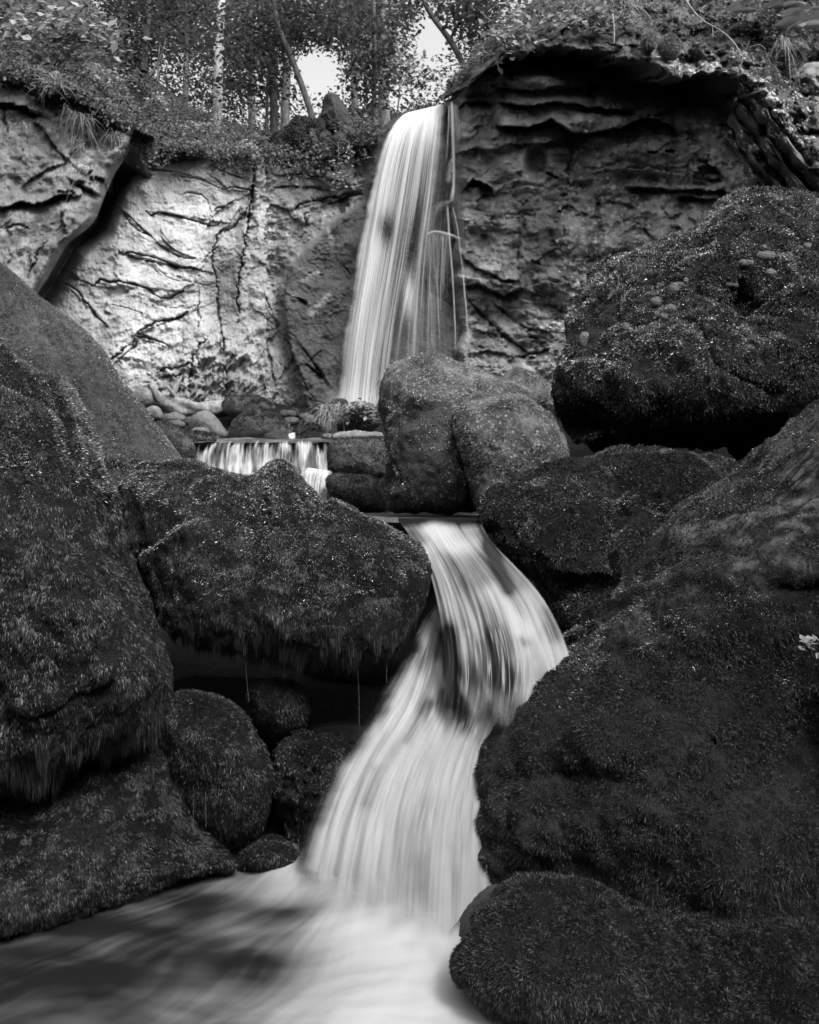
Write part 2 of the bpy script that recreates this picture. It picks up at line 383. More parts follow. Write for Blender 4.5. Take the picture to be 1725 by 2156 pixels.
for sx, nm, lb in ((1, 'shade_bank', 'high bank added on the right beyond the frame to block the sun'), (-1, 'shade_bank', 'bank added on the left beyond the frame to cut skylight')):  # unseen banks added to block sun and sky from the foreground
    y, s_ = np.meshgrid(np.linspace(-16, 6.6 if sx > 0 else 7.5, 60), np.linspace(0, 1, 40))
    hh = (np.interp(y, [-16, -.5, 1, 3, 9], [12, 12, 8.5, 7, 7]) if sx > 0 else 8. + 0 * y)
    x = sx * (4.7 + .25 * np.abs(y - 2) * (y < 2) + 1.6 * s_ ** 1.5 + 14 * np.clip(s_ - .8, 0, 1)); z = -.3 + hh * np.minimum(s_ / .8, 1) + 3 * np.clip(s_ - .8, 0, 1)
    P = np.stack([x, y, z], -1); P = P + .5 * fbm(P * .7, 4, .5, 90)[..., None] * np.array([1, .2, .5])
    mk(nm, P, grid_faces(*x.shape), M_rock, attrs={'tone': np.full(x.shape, .07)}, kind='structure', label=lb, cat='bank')

x, s_ = np.meshgrid(np.linspace(-16, 16, 60), np.linspace(0, 1, 30)); P = np.stack([x, -5.5 - 5 * s_ ** 1.4, -.4 + 10.5 * s_], -1); P = P + .6 * fbm(P * .6, 4, .5, 93)[..., None] * np.array([.3, 1, .5])
mk('shade_bank', P, grid_faces(*x.shape), M_rock, attrs={'tone': np.full(x.shape, .07)}, kind='structure', label='bank added behind the camera to keep light off the front faces', cat='bank')  # unseen, added so that light reaches the stream mostly from above

def relief(name, pxg, pyg, dep, tone, mat, lichen=None, grain=1., **kw):
    q = np.stack([pxg, pyg, pxg * 0 + len(name)], -1)
    dep = dep + grain * .018 * fbm(q * np.array([1, 1.5, 1]) / 11., 4, .65, 91, True) * (.4 + 1.2 * sstep(-.2, .4, perlin(q / 60., 92))) + .008 * fbm(q / 5., 2, .6, 95)
    V = U(pxg, pyg, dep); a = {'tone': tone}
    if lichen is not None: a['lichen'] = lichen
    return mk(name, V, grid_faces(*pxg.shape), mat, attrs=a, **kw), V
def cracks(px, py, lst):
    o = np.zeros(px.shape)
    wob = fbm(np.stack([px, py, px * 0], -1) / 24., 4, .65, 77) * 6
    wn = np.clip(.8 + 1.3 * fbm(np.stack([px, py, px * 0 + 9], -1) / 22., 3, .6, 78), .15, 1.7)
    for pts, w, dp in lst:
        q = chaikin(pts, 1); r, t = seg_dist(px + wob, py + wob * .6, q)
        k = wn * (.2 + .8 * np.sin(np.pi * np.clip(t, .03, .97)) ** .6); ww = w * .26 * k + .35
        ax, ay = q[-1] - q[0]; L = math.hypot(ax, ay); sd = ((px - q[0][0]) * ay - (py - q[0][1]) * ax) / L
        sd = np.tanh(sd / 14 + np.where(r < 1e9, 0, 0)) * (1 if ax >= 0 else -1)
        o += .36 * dp * np.exp(-(r / ww) ** 1.5) + .10 * dp * np.exp(-r / (w * 5)) * np.where(sd < 0, 1, -.6) * k * np.clip(r / 3, 0, 1)
    return o
def facets(px, py, sx, sy, off, tilt, seed, shear=0., warp=.5):
    """broken rock: blocks of about sx by sy with their own depth and tilt, meeting along irregular edges"""
    g = np.random.default_rng(seed); q = np.stack([px / sx, py / sy, px * 0], -1)
    qx = (px + shear * py) / sx + warp * fbm(q * .9, 4, .6, seed); qy = py / sy + warp * fbm(q * .9 + 17, 4, .6, seed + 1)
    cx, cy = np.floor(qx).astype(int), np.floor(qy).astype(int); best = np.full(px.shape, 1e9); out = np.zeros(px.shape)
    for i in (-1, 0, 1):
        for j in (-1, 0, 1):
            a, b = cx + i, cy + j; h = [_hash(a, b, a * 0 + k, seed) % np.uint32(1000) / 1000. for k in range(5)]
            fx, fy = qx - (a + .15 + .7 * h[0]), qy - (b + .15 + .7 * h[1]); r = fx * fx + fy * fy; m = r < best
            best = np.where(m, r, best); out = np.where(m, off * (h[2] - .5) * 2 + tilt * ((h[3] - .5) * fx + (h[4] - .35) * fy) * 2, out)
    return out
def ledges(px, py, lst):
    """overhanging steps: the face jumps back just under each line and comes out again further down"""
    o = np.zeros(px.shape)
    wob = fbm(np.stack([px, py, px * 0], -1) / 30., 4, .55, 55) * 5
    for pts, fall, dp in lst:
        q = np.asarray(pts, float); s = py + wob - np.interp(px, q[:, 0], q[:, 1])
        e = sstep(q[0, 0] - 4, q[0, 0] + 25, px) * (1 - sstep(q[-1, 0] - 25, q[-1, 0] + 4, px))
        o += dp * e * np.where(s > 0, np.exp(-np.maximum(s, 0) / fall) * np.clip(s / 2.5, 0, 1), 0)
        o -= dp * .25 * e * np.where(s <= 0, np.exp(-np.maximum(-s, 0) / (fall * .6)), 0)
    return o

# --- pale rock face between the diagonal cleft and the fissure
bx = np.linspace(30, 560, 320); v = np.linspace(0, 1, 330)[:, None]; px = bx[None] + 0 * v
veg = np.interp(px, [0, 260, 300, 340, 420, 480, 540, 800], [250, 300, 302, 310, 322, 332, 338, 345])
py = veg - 14 + (930 - veg + 14) * v; px = 30 + (px - 30) * (1 + .02 * fbm(np.stack([py / 40, py * 0, py * 0], -1), 3, .6, 19))
cleft = [(300, 262), (282, 300), (262, 335), (238, 372), (218, 420), (200, 468), (168, 494), (142, 512), (122, 548), (98, 590), (72, 628), (40, 680)]
pc = np.stack([px / 70., py / 70., px * 0], -1)
d = 11.9 + (px - 300) / 530 * .55 - (py - 560) / 500 * .25
d = d + .10 * fbm(pc * .6, 3, .5, 11) + .03 * fbm(pc * 1.4 + np.stack([py * .012, px * 0, px * 0], -1), 5, .6, 12, True) * -1
r, t = seg_dist(px, py, np.array(cleft) + [12, 10]); d = d + 1.0 * np.exp(-(r / (13 + 8 * t)) ** 2)
d = d + cracks(px, py, [
    ([(258, 362), (300, 356), (340, 358), (395, 368), (430, 378)], 3.5, .2), ([(360, 370), (415, 375), (445, 388), (478, 402)], 3.5, .22),
    ([(445, 350), (475, 364), (508, 375)], 5, .3), ([(305, 443), (318, 456), (322, 446), (355, 450), (400, 462), (432, 472), (455, 476), (470, 468)], 5.5, .45),
    ([(240, 430), (262, 448), (280, 480), (318, 497)], 4, .3), ([(242, 436), (275, 456), (300, 482), (318, 497)], 3, .25), ([(330, 512), (360, 532), (388, 545), (412, 544)], 4, .3), ([(340, 500), (352, 515), (372, 530)], 3, .25),
    ([(250, 531), (300, 535), (330, 543), (370, 560), (420, 568)], 5.5, .4), ([(252, 534), (300, 545), (345, 558), (400, 565)], 4, .3),
    ([(135, 565), (148, 582), (165, 590), (200, 603)], 4.5, .35), ([(198, 602), (215, 590), (235, 594), (260, 593), (300, 604), (318, 610)], 5.5, .5), ([(312, 607), (325, 620), (340, 629), (362, 625), (386, 612)], 5, .45),
    ([(135, 595), (165, 613), (185, 640), (205, 668), (222, 682)], 4.5, .4), ([(290, 702), (305, 690), (320, 683), (345, 674), (370, 671), (397, 658)], 6.5, .6),
    ([(235, 755), (262, 735), (285, 715)], 10, .5), ([(250, 756), (275, 740), (289, 718)], 7, .5), ([(290, 710), (325, 715), (345, 722), (362, 734)], 4, .3), ([(290, 704), (310, 708), (335, 720)], 3, .25),
    ([(445, 372), (460, 380), (480, 402)], 3, .2), ([(476, 400), (500, 396), (528, 402)], 3.5, .25), ([(440, 462), (450, 440), (480, 432), (510, 418)], 3.5, .2),
    ([(535, 338), (533, 380), (531, 415), (524, 452), (519, 482), (514, 530), (506, 570), (500, 600), (503, 640), (500, 680)], 5, .5),
    ([(528, 400), (520, 440), (505, 470), (480, 482), (462, 492), (452, 520)], 7, .45), ([(462, 490), (450, 520), (446, 548), (458, 585), (456, 620)], 5, .25), ([(420, 568), (440, 535), (462, 520)], 3, .2),
    ([(418, 610), (420, 640), (418, 690)], 3, .2), ([(458, 620), (462, 660), (470, 720), (468, 760)], 5, .3), ([(440, 710), (412, 738), (402, 780), (398, 830)], 5, .4), ([(400, 800), (420, 770), (415, 748)], 4, .3),
    ([(330, 785), (345, 778), (385, 772), (400, 765)], 7, .45), ([(335, 798), (360, 792), (385, 786)], 5, .4), ([(368, 830), (385, 805), (388, 788)], 6, .4), ([(470, 770), (480, 800), (475, 840)], 4, .3),
    ([(262, 330), (282, 326), (300, 330)], 4, .4), ([(275, 320), (290, 312), (302, 318)], 3, .3), ([(200, 560), (240, 548), (252, 530)], 3, .1), ([(330, 565), (360, 590), (400, 592), (430, 600)], 2.5, .1),
    ([(200, 640), (260, 645), (300, 660)], 2.5, .1), ([(330, 640), (360, 650), (420, 645)], 2.5, .1), ([(380, 410), (420, 405), (440, 425), (438, 450)], 3, .15)])
fold = sstep(640, 800, py) * sstep(240, 420, px)
d = d + fold * .13 * fbm(np.stack([(px + py * .5) / 26., (py - px * .3) / 60., px * 0], -1), 4, .55, 15, True) * -1
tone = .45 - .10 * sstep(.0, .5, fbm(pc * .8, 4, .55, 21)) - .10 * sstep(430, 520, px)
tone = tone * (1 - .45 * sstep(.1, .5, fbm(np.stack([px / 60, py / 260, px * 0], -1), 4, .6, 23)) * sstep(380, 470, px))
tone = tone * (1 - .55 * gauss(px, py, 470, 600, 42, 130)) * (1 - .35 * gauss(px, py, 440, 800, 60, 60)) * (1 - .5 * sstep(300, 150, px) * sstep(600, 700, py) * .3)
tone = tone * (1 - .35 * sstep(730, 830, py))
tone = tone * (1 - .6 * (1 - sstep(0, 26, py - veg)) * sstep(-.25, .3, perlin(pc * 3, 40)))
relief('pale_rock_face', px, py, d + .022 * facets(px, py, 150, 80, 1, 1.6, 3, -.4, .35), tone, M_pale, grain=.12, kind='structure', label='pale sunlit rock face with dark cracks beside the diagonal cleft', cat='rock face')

# --- wall behind the fall
bx = np.linspace(488, 1040, 240); v = np.linspace(0, 1, 280)[:, None]
tp = np.interp(bx, [480, 540, 640, 700, 760, 790, 815, 850, 960, 1040], [328, 334, 332, 316, 296, 284, 258, 236, 216, 190]) + 3 * perlin(np.stack([bx / 16, bx * 0, bx * 0], -1), 3)
px = bx[None] + 0 * v; py = tp + (930 - tp) * v
pc = np.stack([px / 70., py / 70., px * 0], -1)
d = 12.35 + (px - 520) / 480 * .35 - .2 * sstep(600, 860, py)
edge_ = np.interp(py, [300, 420, 470, 520, 560, 620, 720, 860], [780, 770, 700, 650, 612, 590, 598, 640])
slab = sstep(-12, 14, px - edge_)
d = d - .35 * slab + .10 * fbm(pc * .7, 4, .5, 31) - .035 * fbm(pc * 1.6, 5, .6, 32, True) * (1 - .5 * slab)
d = d + .9 * sstep(14, 0, py - tp)
d = d + cracks(px, py, [
    ([(535, 338), (533, 380), (531, 415), (524, 452), (519, 482), (514, 530), (506, 570), (500, 600)], 7, .8),
    ([(560, 365), (600, 372), (640, 366), (680, 376), (730, 384)], 3.5, .25), ([(570, 395), (640, 392), (700, 404), (760, 388)], 4, .25), ([(620, 440), (655, 425), (700, 415), (760, 402)], 5, .4), ([(690, 430), (720, 420), (760, 405)], 9, .5),
    ([(540, 600), (555, 620), (570, 650), (582, 685)], 3.5, .3), ([(590, 630), (600, 650)], 4, .3), ([(618, 625), (632, 630), (645, 640)], 6, .5), ([(640, 735), (665, 770), (690, 808)], 6, .5), ([(648, 770), (672, 790), (695, 812)], 4, .35),
    ([(500, 640), (503, 700), (500, 760), (505, 830)], 5, .3), ([(515, 655), (508, 680)], 4, .4), ([(600, 705), (625, 780), (655, 835)], 4, .25), ([(560, 720), (575, 790), (590, 850)], 4, .25), ([(610, 560), (596, 620), (600, 700), (640, 850)], 4, .15),
    ([(790, 450), (812, 470), (818, 500)], 5, .3), ([(555, 345), (600, 352), (640, 348)], 4, .2), ([(645, 480), (640, 450), (655, 445)], 4, .25), ([(720, 560), (740, 575), (735, 590)], 4, .2)])
tone = .27 + .12 * sstep(-.1, .5, fbm(pc * .9, 4, .55, 33)) - .08 * sstep(.0, .4, fbm(pc * 2.1, 3, .6, 34))
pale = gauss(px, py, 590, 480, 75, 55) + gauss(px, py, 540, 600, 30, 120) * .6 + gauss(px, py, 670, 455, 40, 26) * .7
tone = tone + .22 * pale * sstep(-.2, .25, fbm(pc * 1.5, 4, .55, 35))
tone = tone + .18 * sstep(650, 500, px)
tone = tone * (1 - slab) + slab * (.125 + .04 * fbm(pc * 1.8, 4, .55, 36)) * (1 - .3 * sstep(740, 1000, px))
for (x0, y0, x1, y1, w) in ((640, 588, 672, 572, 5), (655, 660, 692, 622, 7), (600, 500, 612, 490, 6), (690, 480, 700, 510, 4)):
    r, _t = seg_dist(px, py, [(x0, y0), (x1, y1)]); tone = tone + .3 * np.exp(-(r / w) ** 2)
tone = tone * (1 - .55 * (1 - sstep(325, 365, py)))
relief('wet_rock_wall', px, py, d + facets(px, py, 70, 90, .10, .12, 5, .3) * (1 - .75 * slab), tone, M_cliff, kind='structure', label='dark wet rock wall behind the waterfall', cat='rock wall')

# --- left buttress, standing proud of the pale face along the cleft
v = np.linspace(0, 1, 200); ry = 150 + v * 590
cl = chaikin(np.array(cleft), 1); rx = np.interp(ry, np.r_[150, cl[:, 1]], np.r_[330, cl[:, 0]])
u = np.linspace(0, 1, 150); px = -140 + u[None, :] * (rx[:, None] + 140); py = ry[:, None] + 0 * px
veg = np.interp(px, [-170, 0, 60, 110, 150, 200, 250, 285, 330], [146, 160, 167, 183, 200, 225, 252, 270, 290]); py = np.maximum(py, veg + (py - 150) * .02)
pc = np.stack([px / 70., py / 70., px * 0], -1)
d = 10.35 + (px - 0) / 300 * .5 - (py - 400) / 500 * .5 + .12 * fbm(pc * .7, 4, .5, 41) - .04 * fbm(pc * 1.5, 5, .6, 42, True)
d = d + .55 * np.clip((px - rx[:, None] + 26) / 26, 0, 1) ** 2
d = d + facets(px, py, 110, 80, .06, .1, 9, .2)
d = d + ledges(px, py, [([(-140, 440), (0, 434), (40, 428), (95, 425), (120, 412), (160, 408)], 12, .35), ([(-140, 222), (4, 216), (40, 218), (70, 232), (100, 245)], 10, .35), ([(40, 400), (70, 372), (110, 352), (150, 340)], 6, .12), ([(140, 372), (180, 395), (215, 412)], 10, .2)])
d = d + cracks(px, py, [([(8, 222), (10, 250), (18, 280)], 5, .3), ([(160, 385), (190, 400), (214, 416)], 4, .25), ([(60, 580), (78, 545), (96, 505)], 4, .25), ([(0, 490), (30, 470), (60, 480)], 4, .2), ([(120, 318), (150, 345), (170, 362)], 4, .2), ([(60, 520), (66, 560), (60, 590)], 3, .15)])
tone = .26 + .16 * sstep(-.15, .45, fbm(pc * .9, 4, .55, 43)) - .12 * sstep(.0, .5, fbm(pc * 1.6, 4, .55, 44))
tone = tone * (1 - .45 * gauss(px, py, 60, 320, 80, 70)) + .12 * gauss(px, py, 30, 190, 60, 35)
V, Qb = U(px, py, d), grid_faces(*px.shape)
ret = np.concatenate([U(px[:, -1:] - 2.5 * k, py[:, -1:], d[:, -1:] + .3 * k) for k in range(1, 6)], 1)    # the side of the buttress going back into the cleft
V = np.concatenate([V, ret], 1); tone = np.concatenate([tone, np.repeat(tone[:, -1:], 5, 1)], 1)
but = mk('rock_buttress', V, grid_faces(*V.shape[:2]), M_cliff, attrs={'tone': tone}, kind='structure', label='grey rock buttress at the upper left corner beside the cleft', cat='rock buttress')

Vb = V[:, :150].reshape(-1, 3)
moss('moss', but, Vb, grid_faces(200, 150), 9000, .07, .02, M_mossdry_lit, 95, .9, .6, .9, mask=lambda px, py, c, n: (1 - sstep(25, 95, py - np.interp(px, [0, 150, 250, 300], [165, 205, 255, 285]))) * sstep(-.25, .2, perlin(c * 2.4, 5)) + .5 * gauss(px, py, 170, 320, 40, 50) * sstep(0, .2, perlin(c * 3, 6)), tone=(.05, .22), clump=5)
# --- right cliff under the overhang
bx = np.linspace(936, 1880, 390); v = np.linspace(0, 1, 370)[:, None]
tp = np.interp(bx, [930, 950, 985, 1020, 1100, 1200], [214, 207, 182, 150, 100, 60]); px = bx[None] + 0 * v; py = tp + (1000 - tp) * v
pc = np.stack([px / 70., py / 70., px * 0], -1)
d = 11.55 - sstep(950, 1100, px) * .25 - sstep(1250, 1725, px) * 1.3 - sstep(500, 900, py) * .4
d = d + .7 * sstep(10, 0, py - tp) + 1.3 * sstep(985, 936, px + 14 * perlin(np.stack([py / 40, py * 0, py * 0], -1), 21)) ** 1.5
d = d + .16 * fbm(pc * np.array([.55, .9, 1]), 4, .5, 51) - .06 * fbm(pc * 1.3, 5, .6, 52, True)
d = d + 1.5 * gauss(px, py, 1500, 185, 115, 52) + .9 * gauss(px, py, 1350, 160, 120, 34) + .9 * gauss(px, py, 1130, 115, 120, 30) + .8 * gauss(px, py, 1610, 250, 60, 60)
d = d - .45 * gauss(px, py, 1150, 165, 80, 22) - .3 * gauss(px, py, 1180, 215, 90, 16) - .3 * gauss(px, py, 1270, 250, 90, 22) - .2 * gauss(px, py, 1460, 260, 50, 40)
d = d + ledges(px, py, [
    ([(1045, 262), (1110, 268), (1162, 250), (1207, 278), (1250, 276), (1307, 268), (1362, 248), (1412, 258), (1436, 300)], 22, .75), ([(1040, 182), (1120, 190), (1180, 178), (1260, 196)], 9, .35),
    ([(1050, 212), (1120, 224), (1170, 214), (1260, 228), (1345, 236)], 10, .45), ([(1060, 150), (1150, 138), (1230, 160), (1300, 180)], 10, .3), ([(1240, 222), (1300, 232), (1345, 226)], 8, .3),
    ([(1315, 392), (1380, 396), (1437, 398), (1512, 400), (1562, 412), (1640, 436)], 12, .5), ([(1420, 412), (1480, 416), (1540, 420), (1620, 440)], 16, .6), ([(1235, 360), (1300, 352), (1380, 356), (1460, 372), (1510, 388)], 5, -.25),
    ([(1565, 165), (1600, 230), (1640, 290), (1680, 340), (1740, 420)], 14, .5), ([(1600, 190), (1640, 250), (1690, 300), (1760, 360)], 10, .4), ([(1570, 258), (1620, 275), (1660, 310), (1690, 360)], 12, .4), ([(1470, 330), (1500, 350), (1540, 385)], 9, .35),
    ([(972, 402), (995, 376), (1035, 392), (1045, 418)], 16, .55), ([(955, 235), (985, 212), (1030, 212), (1050, 230)], 10, .5), ([(950, 520), (1000, 560), (1060, 590), (1100, 586)], 10, .2),
    ([(965, 600), (1010, 600), (1060, 622), (1110, 600)], 14, .3), ([(1385, 420), (1410, 458), (1450, 442)], 8, .15), ([(1270, 420), (1310, 425), (1350, 445)], 6, .15), ([(1410, 470), (1450, 490), (1500, 480)], 10, .3)])
r = np.hypot((px - 1130) / 26, (py - 345) / 36); d = d + .2 * sstep(1.15, .45, r) - .06 * np.exp(-((r - 1.2) / .25) ** 2)
d = d + cracks(px, py, [([(1207, 280), (1200, 320), (1205, 345), (1190, 375), (1205, 398)], 5, .35), ([(1095, 480), (1090, 540), (1096, 590)], 4, .25), ([(1160, 480), (1168, 520), (1200, 540)], 4, .25), ([(1345, 470), (1380, 510), (1420, 545)], 6, .4), ([(1240, 550), (1290, 530), (1360, 530)], 4, .2),
    ([(985, 630), (1050, 700), (1115, 745)], 7, .5), ([(1090, 752), (1140, 742), (1165, 735)], 5, .35), ([(1040, 640), (1100, 690), (1150, 700)], 5, .3), ([(1150, 640), (1190, 660), (1230, 650)], 4, .2), ([(1380, 620), (1400, 590), (1420, 560)], 4, .2)])
tone = .31 + .20 * sstep(-.2, .5, fbm(pc * .9, 4, .55, 53)) - .14 * sstep(0, .5, fbm(pc * 2, 3, .6, 54))
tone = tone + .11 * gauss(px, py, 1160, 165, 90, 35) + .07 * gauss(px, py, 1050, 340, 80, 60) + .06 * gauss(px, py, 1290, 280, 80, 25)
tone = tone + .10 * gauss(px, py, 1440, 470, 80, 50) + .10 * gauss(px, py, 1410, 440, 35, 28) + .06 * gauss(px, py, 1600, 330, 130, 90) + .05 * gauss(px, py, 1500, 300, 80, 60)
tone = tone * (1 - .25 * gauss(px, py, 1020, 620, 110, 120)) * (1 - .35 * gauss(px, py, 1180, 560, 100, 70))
tone = tone + .26 * sstep(-.1, .3, fbm(pc * 2.2, 4, .6, 57)) * np.clip(gauss(px, py, 1260, 560, 80, 120) + gauss(px, py, 1430, 490, 110, 70) + .8 * gauss(px, py, 1545, 300, 90, 70), 0, 1)
lich = np.clip(1.1 * gauss(px, py, 1260, 560, 75, 120) + 1.1 * gauss(px, py, 1430, 490, 110, 70) + .9 * gauss(px, py, 1545, 310, 90, 70) + .8 * gauss(px, py, 1225, 370, 35, 90) + .7 * gauss(px, py, 1340, 420, 120, 25) + .04, 0, 1.1)
d = d + 2.8 * sstep(170, 60, py) * sstep(1150, 1300, px)
d = d + facets(px, py, 230, 95, .13, .24, 7, -.25, .6) + facets(px, py, 80, 50, .02, .06, 8, -.3, .6)
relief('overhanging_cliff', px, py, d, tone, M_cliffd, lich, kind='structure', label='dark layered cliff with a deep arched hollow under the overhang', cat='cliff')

# --- the mossy brow that hangs over the arch
bx = np.linspace(940, 1900, 330)
bot = np.interp(bx, [940, 965, 1000, 1030, 1060, 1100, 1160, 1220, 1270, 1300, 1335, 1365, 1395, 1440, 1480, 1500, 1540, 1575, 1605, 1645, 1690, 1740, 1900], [206, 190, 168, 140, 116, 108, 102, 104, 112, 122, 126, 134, 152, 166, 160, 153, 160, 176, 200, 262, 330, 392, 520])
tp = np.interp(bx, [940, 960, 1000, 1040, 1090, 1130, 1180, 1900], [186, 160, 108, 70, 36, -10, -70, -220])
bot = bot + 5 * perlin(np.stack([bx / 14, bx * 0, bx * 0], -1), 5) + 8 * perlin(np.stack([bx / 40, bx * 0, bx * 0], -1), 6)
v = np.linspace(0, 1, 130)[:, None]; px = bx[None] + 0 * v; py = tp + (bot - tp) * v
lip = np.interp(bx, [940, 1000, 1100, 1300, 1500, 1725, 1900], [11.25, 10.9, 10.5, 10.1, 9.75, 9.1, 8.8])
slope = np.interp(bx, [940, 1050, 1200, 1900], [.6, 1.4, 2.8, 4.0])
d = lip + slope * (1 - v) ** 1.2
pc = np.stack([px / 70., py / 70., px * 0], -1)
d = d + .3 * fbm(pc * .8, 4, .5, 61) + .16 * fbm(pc * 2.5, 4, .55, 62) + .12 * np.clip((v - .94) / .06, 0, 1) ** 2
d = d + facets(px, py, 90, 45, .12, .2, 14, -.3, .7)
d = d - .45 * gauss(px, py, 1410, 150, 30, 30) - .35 * gauss(px, py, 1360, 125, 18, 22) + .25 * gauss(px, py, 1470, 125, 70, 20)
V = U(px, py, d)
und = [V[-1:] + np.stack([0 * bx, (.12 * k + .06 * k * k) + 0 * bx, .05 * k + .03 * k * k + .05 * perlin(np.stack([bx / 20, bx * 0 + k, bx * 0], -1), 8)], -1)[None] for k in range(1, 8)]
und = [p + np.array([0, 1, .3]) * (.9 * facets(bx, np.full_like(bx, i * 30.), 50, 34, .3, .3, 12))[None, :, None] + np.array([0, 1, .35]) * (.22 * fbm(np.stack([bx / 45, np.full_like(bx, i * .45), bx * 0], -1), 4, .6, 9))[None, :, None] for i, p in enumerate(und)]
Vc = np.concatenate([V] + und, 0)
tone = .09 + .05 * fbm(pc * 1.5, 4, .55, 63) + .12 * sstep(.1, .5, fbm(pc * 2.2, 3, .5, 64)) * sstep(60, 130, py)
tone = tone + .12 * gauss(px, py, 1480, 135, 90, 22) * 1
tone = np.concatenate([tone, np.full((7, len(bx)), .08)], 0)
lic = np.concatenate([.10 + .75 * gauss(px, py, 1640, 260, 80, 130) + .5 * gauss(px, py, 1490, 135, 90, 30), np.zeros((7, len(bx)))], 0)
brow = mk('overhang_brow', Vc, grid_faces(*Vc.shape[:2]), M_cliffd, attrs={'tone': tone, 'lichen': lic}, kind='structure', label='mossy plant-covered brow of rock jutting over the dark arch', cat='rock brow')
BROW = V
for k in range(4):
    g = np.random.default_rng(k + 5); c = chaikin([(1556 - 8 * k, 172 + 34 * k), (1604 - 14 * k, 226 + 34 * k), (1650 - 18 * k, 292 + 32 * k), (1700 - 22 * k, 352 + 30 * k), (1780 - 24 * k, 430 + 28 * k)], 2)
    t = np.gradient(c, axis=0); t /= np.linalg.norm(t, axis=1, keepdims=True); w = np.clip(8 + 16 * perlin(np.stack([c[:, 0] / 17, c[:, 1] / 17, c[:, 0] * 0 + k * 5], -1), 3), 2.5, 16)[:, None] * np.sin(np.pi * np.linspace(.06, .97, len(c)))[:, None] ** .4; nn = np.stack([-t[:, 1], t[:, 0]], 1)
    dp = np.linspace(9.75, 9.0, len(c))[:, None] + .22 * k + .5 * facets(c[:, 0], c[:, 1], 30, 26, .3, .4, 50 + k)[:, None]; u = np.linspace(-1, 1, 15)[None]
    px, py = c[:, :1] + nn[:, :1] * w * u, c[:, 1:] + nn[:, 1:] * w * u
    R_ = U(px, py, dp - .09 * np.sqrt(np.clip(1 - u ** 2, 0, 1)) + .16 * fbm(np.stack([px / 12, py / 12, px * 0 + k], -1), 4, .6, 33)); R_ = np.concatenate([R_[:, :1] + [.06, .22, -.02], R_, R_[:, -1:] + [.06, .22, .02]], 1)
    mk('rock_rib', R_, grid_faces(*R_.shape[:2]), M_cliffd, brow, attrs={'tone': .16 + .06 * perlin(R_ * 3, k), 'lichen': np.full(R_.shape[:2], .42)})

# ------------------------------------------------------------ water
def sheet(name, rows, nu, nv, mat, foam, edge=None, wob=.0, parent=None, vscale=1., seed=0, bulge=0., **kw):
    """a sheet of water running down between a left and a right bank: rows of (py_left, px_left, py_right, px_right, depth)"""
    q = chaikin(rows, 2); L = np.r_[0, np.cumsum(np.hypot(np.diff(q[:, 0]), np.diff(q[:, 1])))]; L /= L[-1]
    v = np.linspace(0, 1, nv); g = np.stack([np.interp(v, L, q[:, k]) for k in range(5)], 1)[:, None, :]
    u = np.linspace(0, 1, nu)[None]
    px = g[..., 1] + (g[..., 3] - g[..., 1]) * u; py = g[..., 0] + (g[..., 2] - g[..., 0]) * u
    d = g[..., 4] - bulge * np.sin(np.pi * u) ** .7 * sstep(.08, .4, v)[:, None]
    vv = v[:, None] + 0 * u; uu = u + 0 * vv
    d = d + wob * fbm(np.stack([uu * 14, vv * 2.2, 0 * uu + seed], -1), 3, .5, seed)
    V = U(px, py, d)
    return mk(name, V, grid_faces(nv, nu), mat, parent, True, {'foam': foam(px, py, uu, vv), 'edge': edge(px, py, uu, vv) if edge is not None else np.ones_like(px)},
              np.stack([uu + seed * .37, vv * vscale + seed * .61], -1), **kw)
def ribbon(name, pts, w, mat, parent, foam=.7, seed=0):
    q = chaikin(pts, 2); w = np.interp(np.linspace(0, 1, len(q)), np.linspace(0, 1, len(np.atleast_1d(w))), np.atleast_1d(w))
    u = np.linspace(-1, 1, 7)[None]; t = np.gradient(q[:, :2], axis=0); t /= np.linalg.norm(t, axis=1, keepdims=True) + 1e-9
    px = q[:, :1] - t[:, 1:2] * u * w[:, None]; py = q[:, 1:2] + t[:, :1] * u * w[:, None]
    d = q[:, 2:3] - .04 * (1 - u ** 2); s = np.linspace(0, 1, len(q))[:, None] + 0 * u
    e = (1 - np.abs(u) ** 1.6) * np.clip(s * 8, 0, 1) * np.clip((1 - s) * 5, 0, 1)
    return mk(name, U(px, py, d), grid_faces(len(q), 7), mat, parent, True, {'foam': 0 * px + foam, 'edge': e}, np.stack([u + 0 * s + seed, s * 3], -1))

# main fall
FR = np.array([(236, 862, 215, 947, 12.35), (240, 846, 220, 948, 12.1), (256, 828, 240, 948, 11.8), (285, 808, 275, 948, 11.62), (330, 791, 325, 946, 11.5), (400, 773, 400, 942, 11.4),
      (480, 756, 480, 934, 11.34), (560, 742, 560, 922, 11.3), (640, 729, 640, 906, 11.27), (720, 717, 720, 894, 11.24), (800, 708, 800, 884, 11.22), (858, 702, 858, 878, 11.2)], float)
FR[:, 4] -= .42 * sstep(0, .25, np.linspace(0, 1, len(FR)))
fall = empty('waterfall', tuple(U(800, 850, 11.3)), 'tall silky white waterfall dropping over the cliff lip', 'waterfall', kind='structure')
def f_main(px, py, u, v):
    f = .56 + .22 * fbm(np.stack([u * 7, v * .5, u * 0], -1), 3, .6, 44) + .3 * np.exp(-(u / .22) ** 2) * (.5 + .5 * v) - .30 * sstep(.45, .9, u) * sstep(.1, .5, v) - .12 * v + .35 * np.exp(-(v / .12) ** 2)
    f = f + .5 * gauss(px, py, 862, 625, 14, 55) + .3 * gauss(px, py, 885, 690, 18, 40) - .45 * gauss(px, py, 812, 480, 18, 34) + .1 * gauss(px, py, 740, 850, 60, 60)
    return f - .12 * sstep(.3, .6, u) * sstep(.3, .45, v)
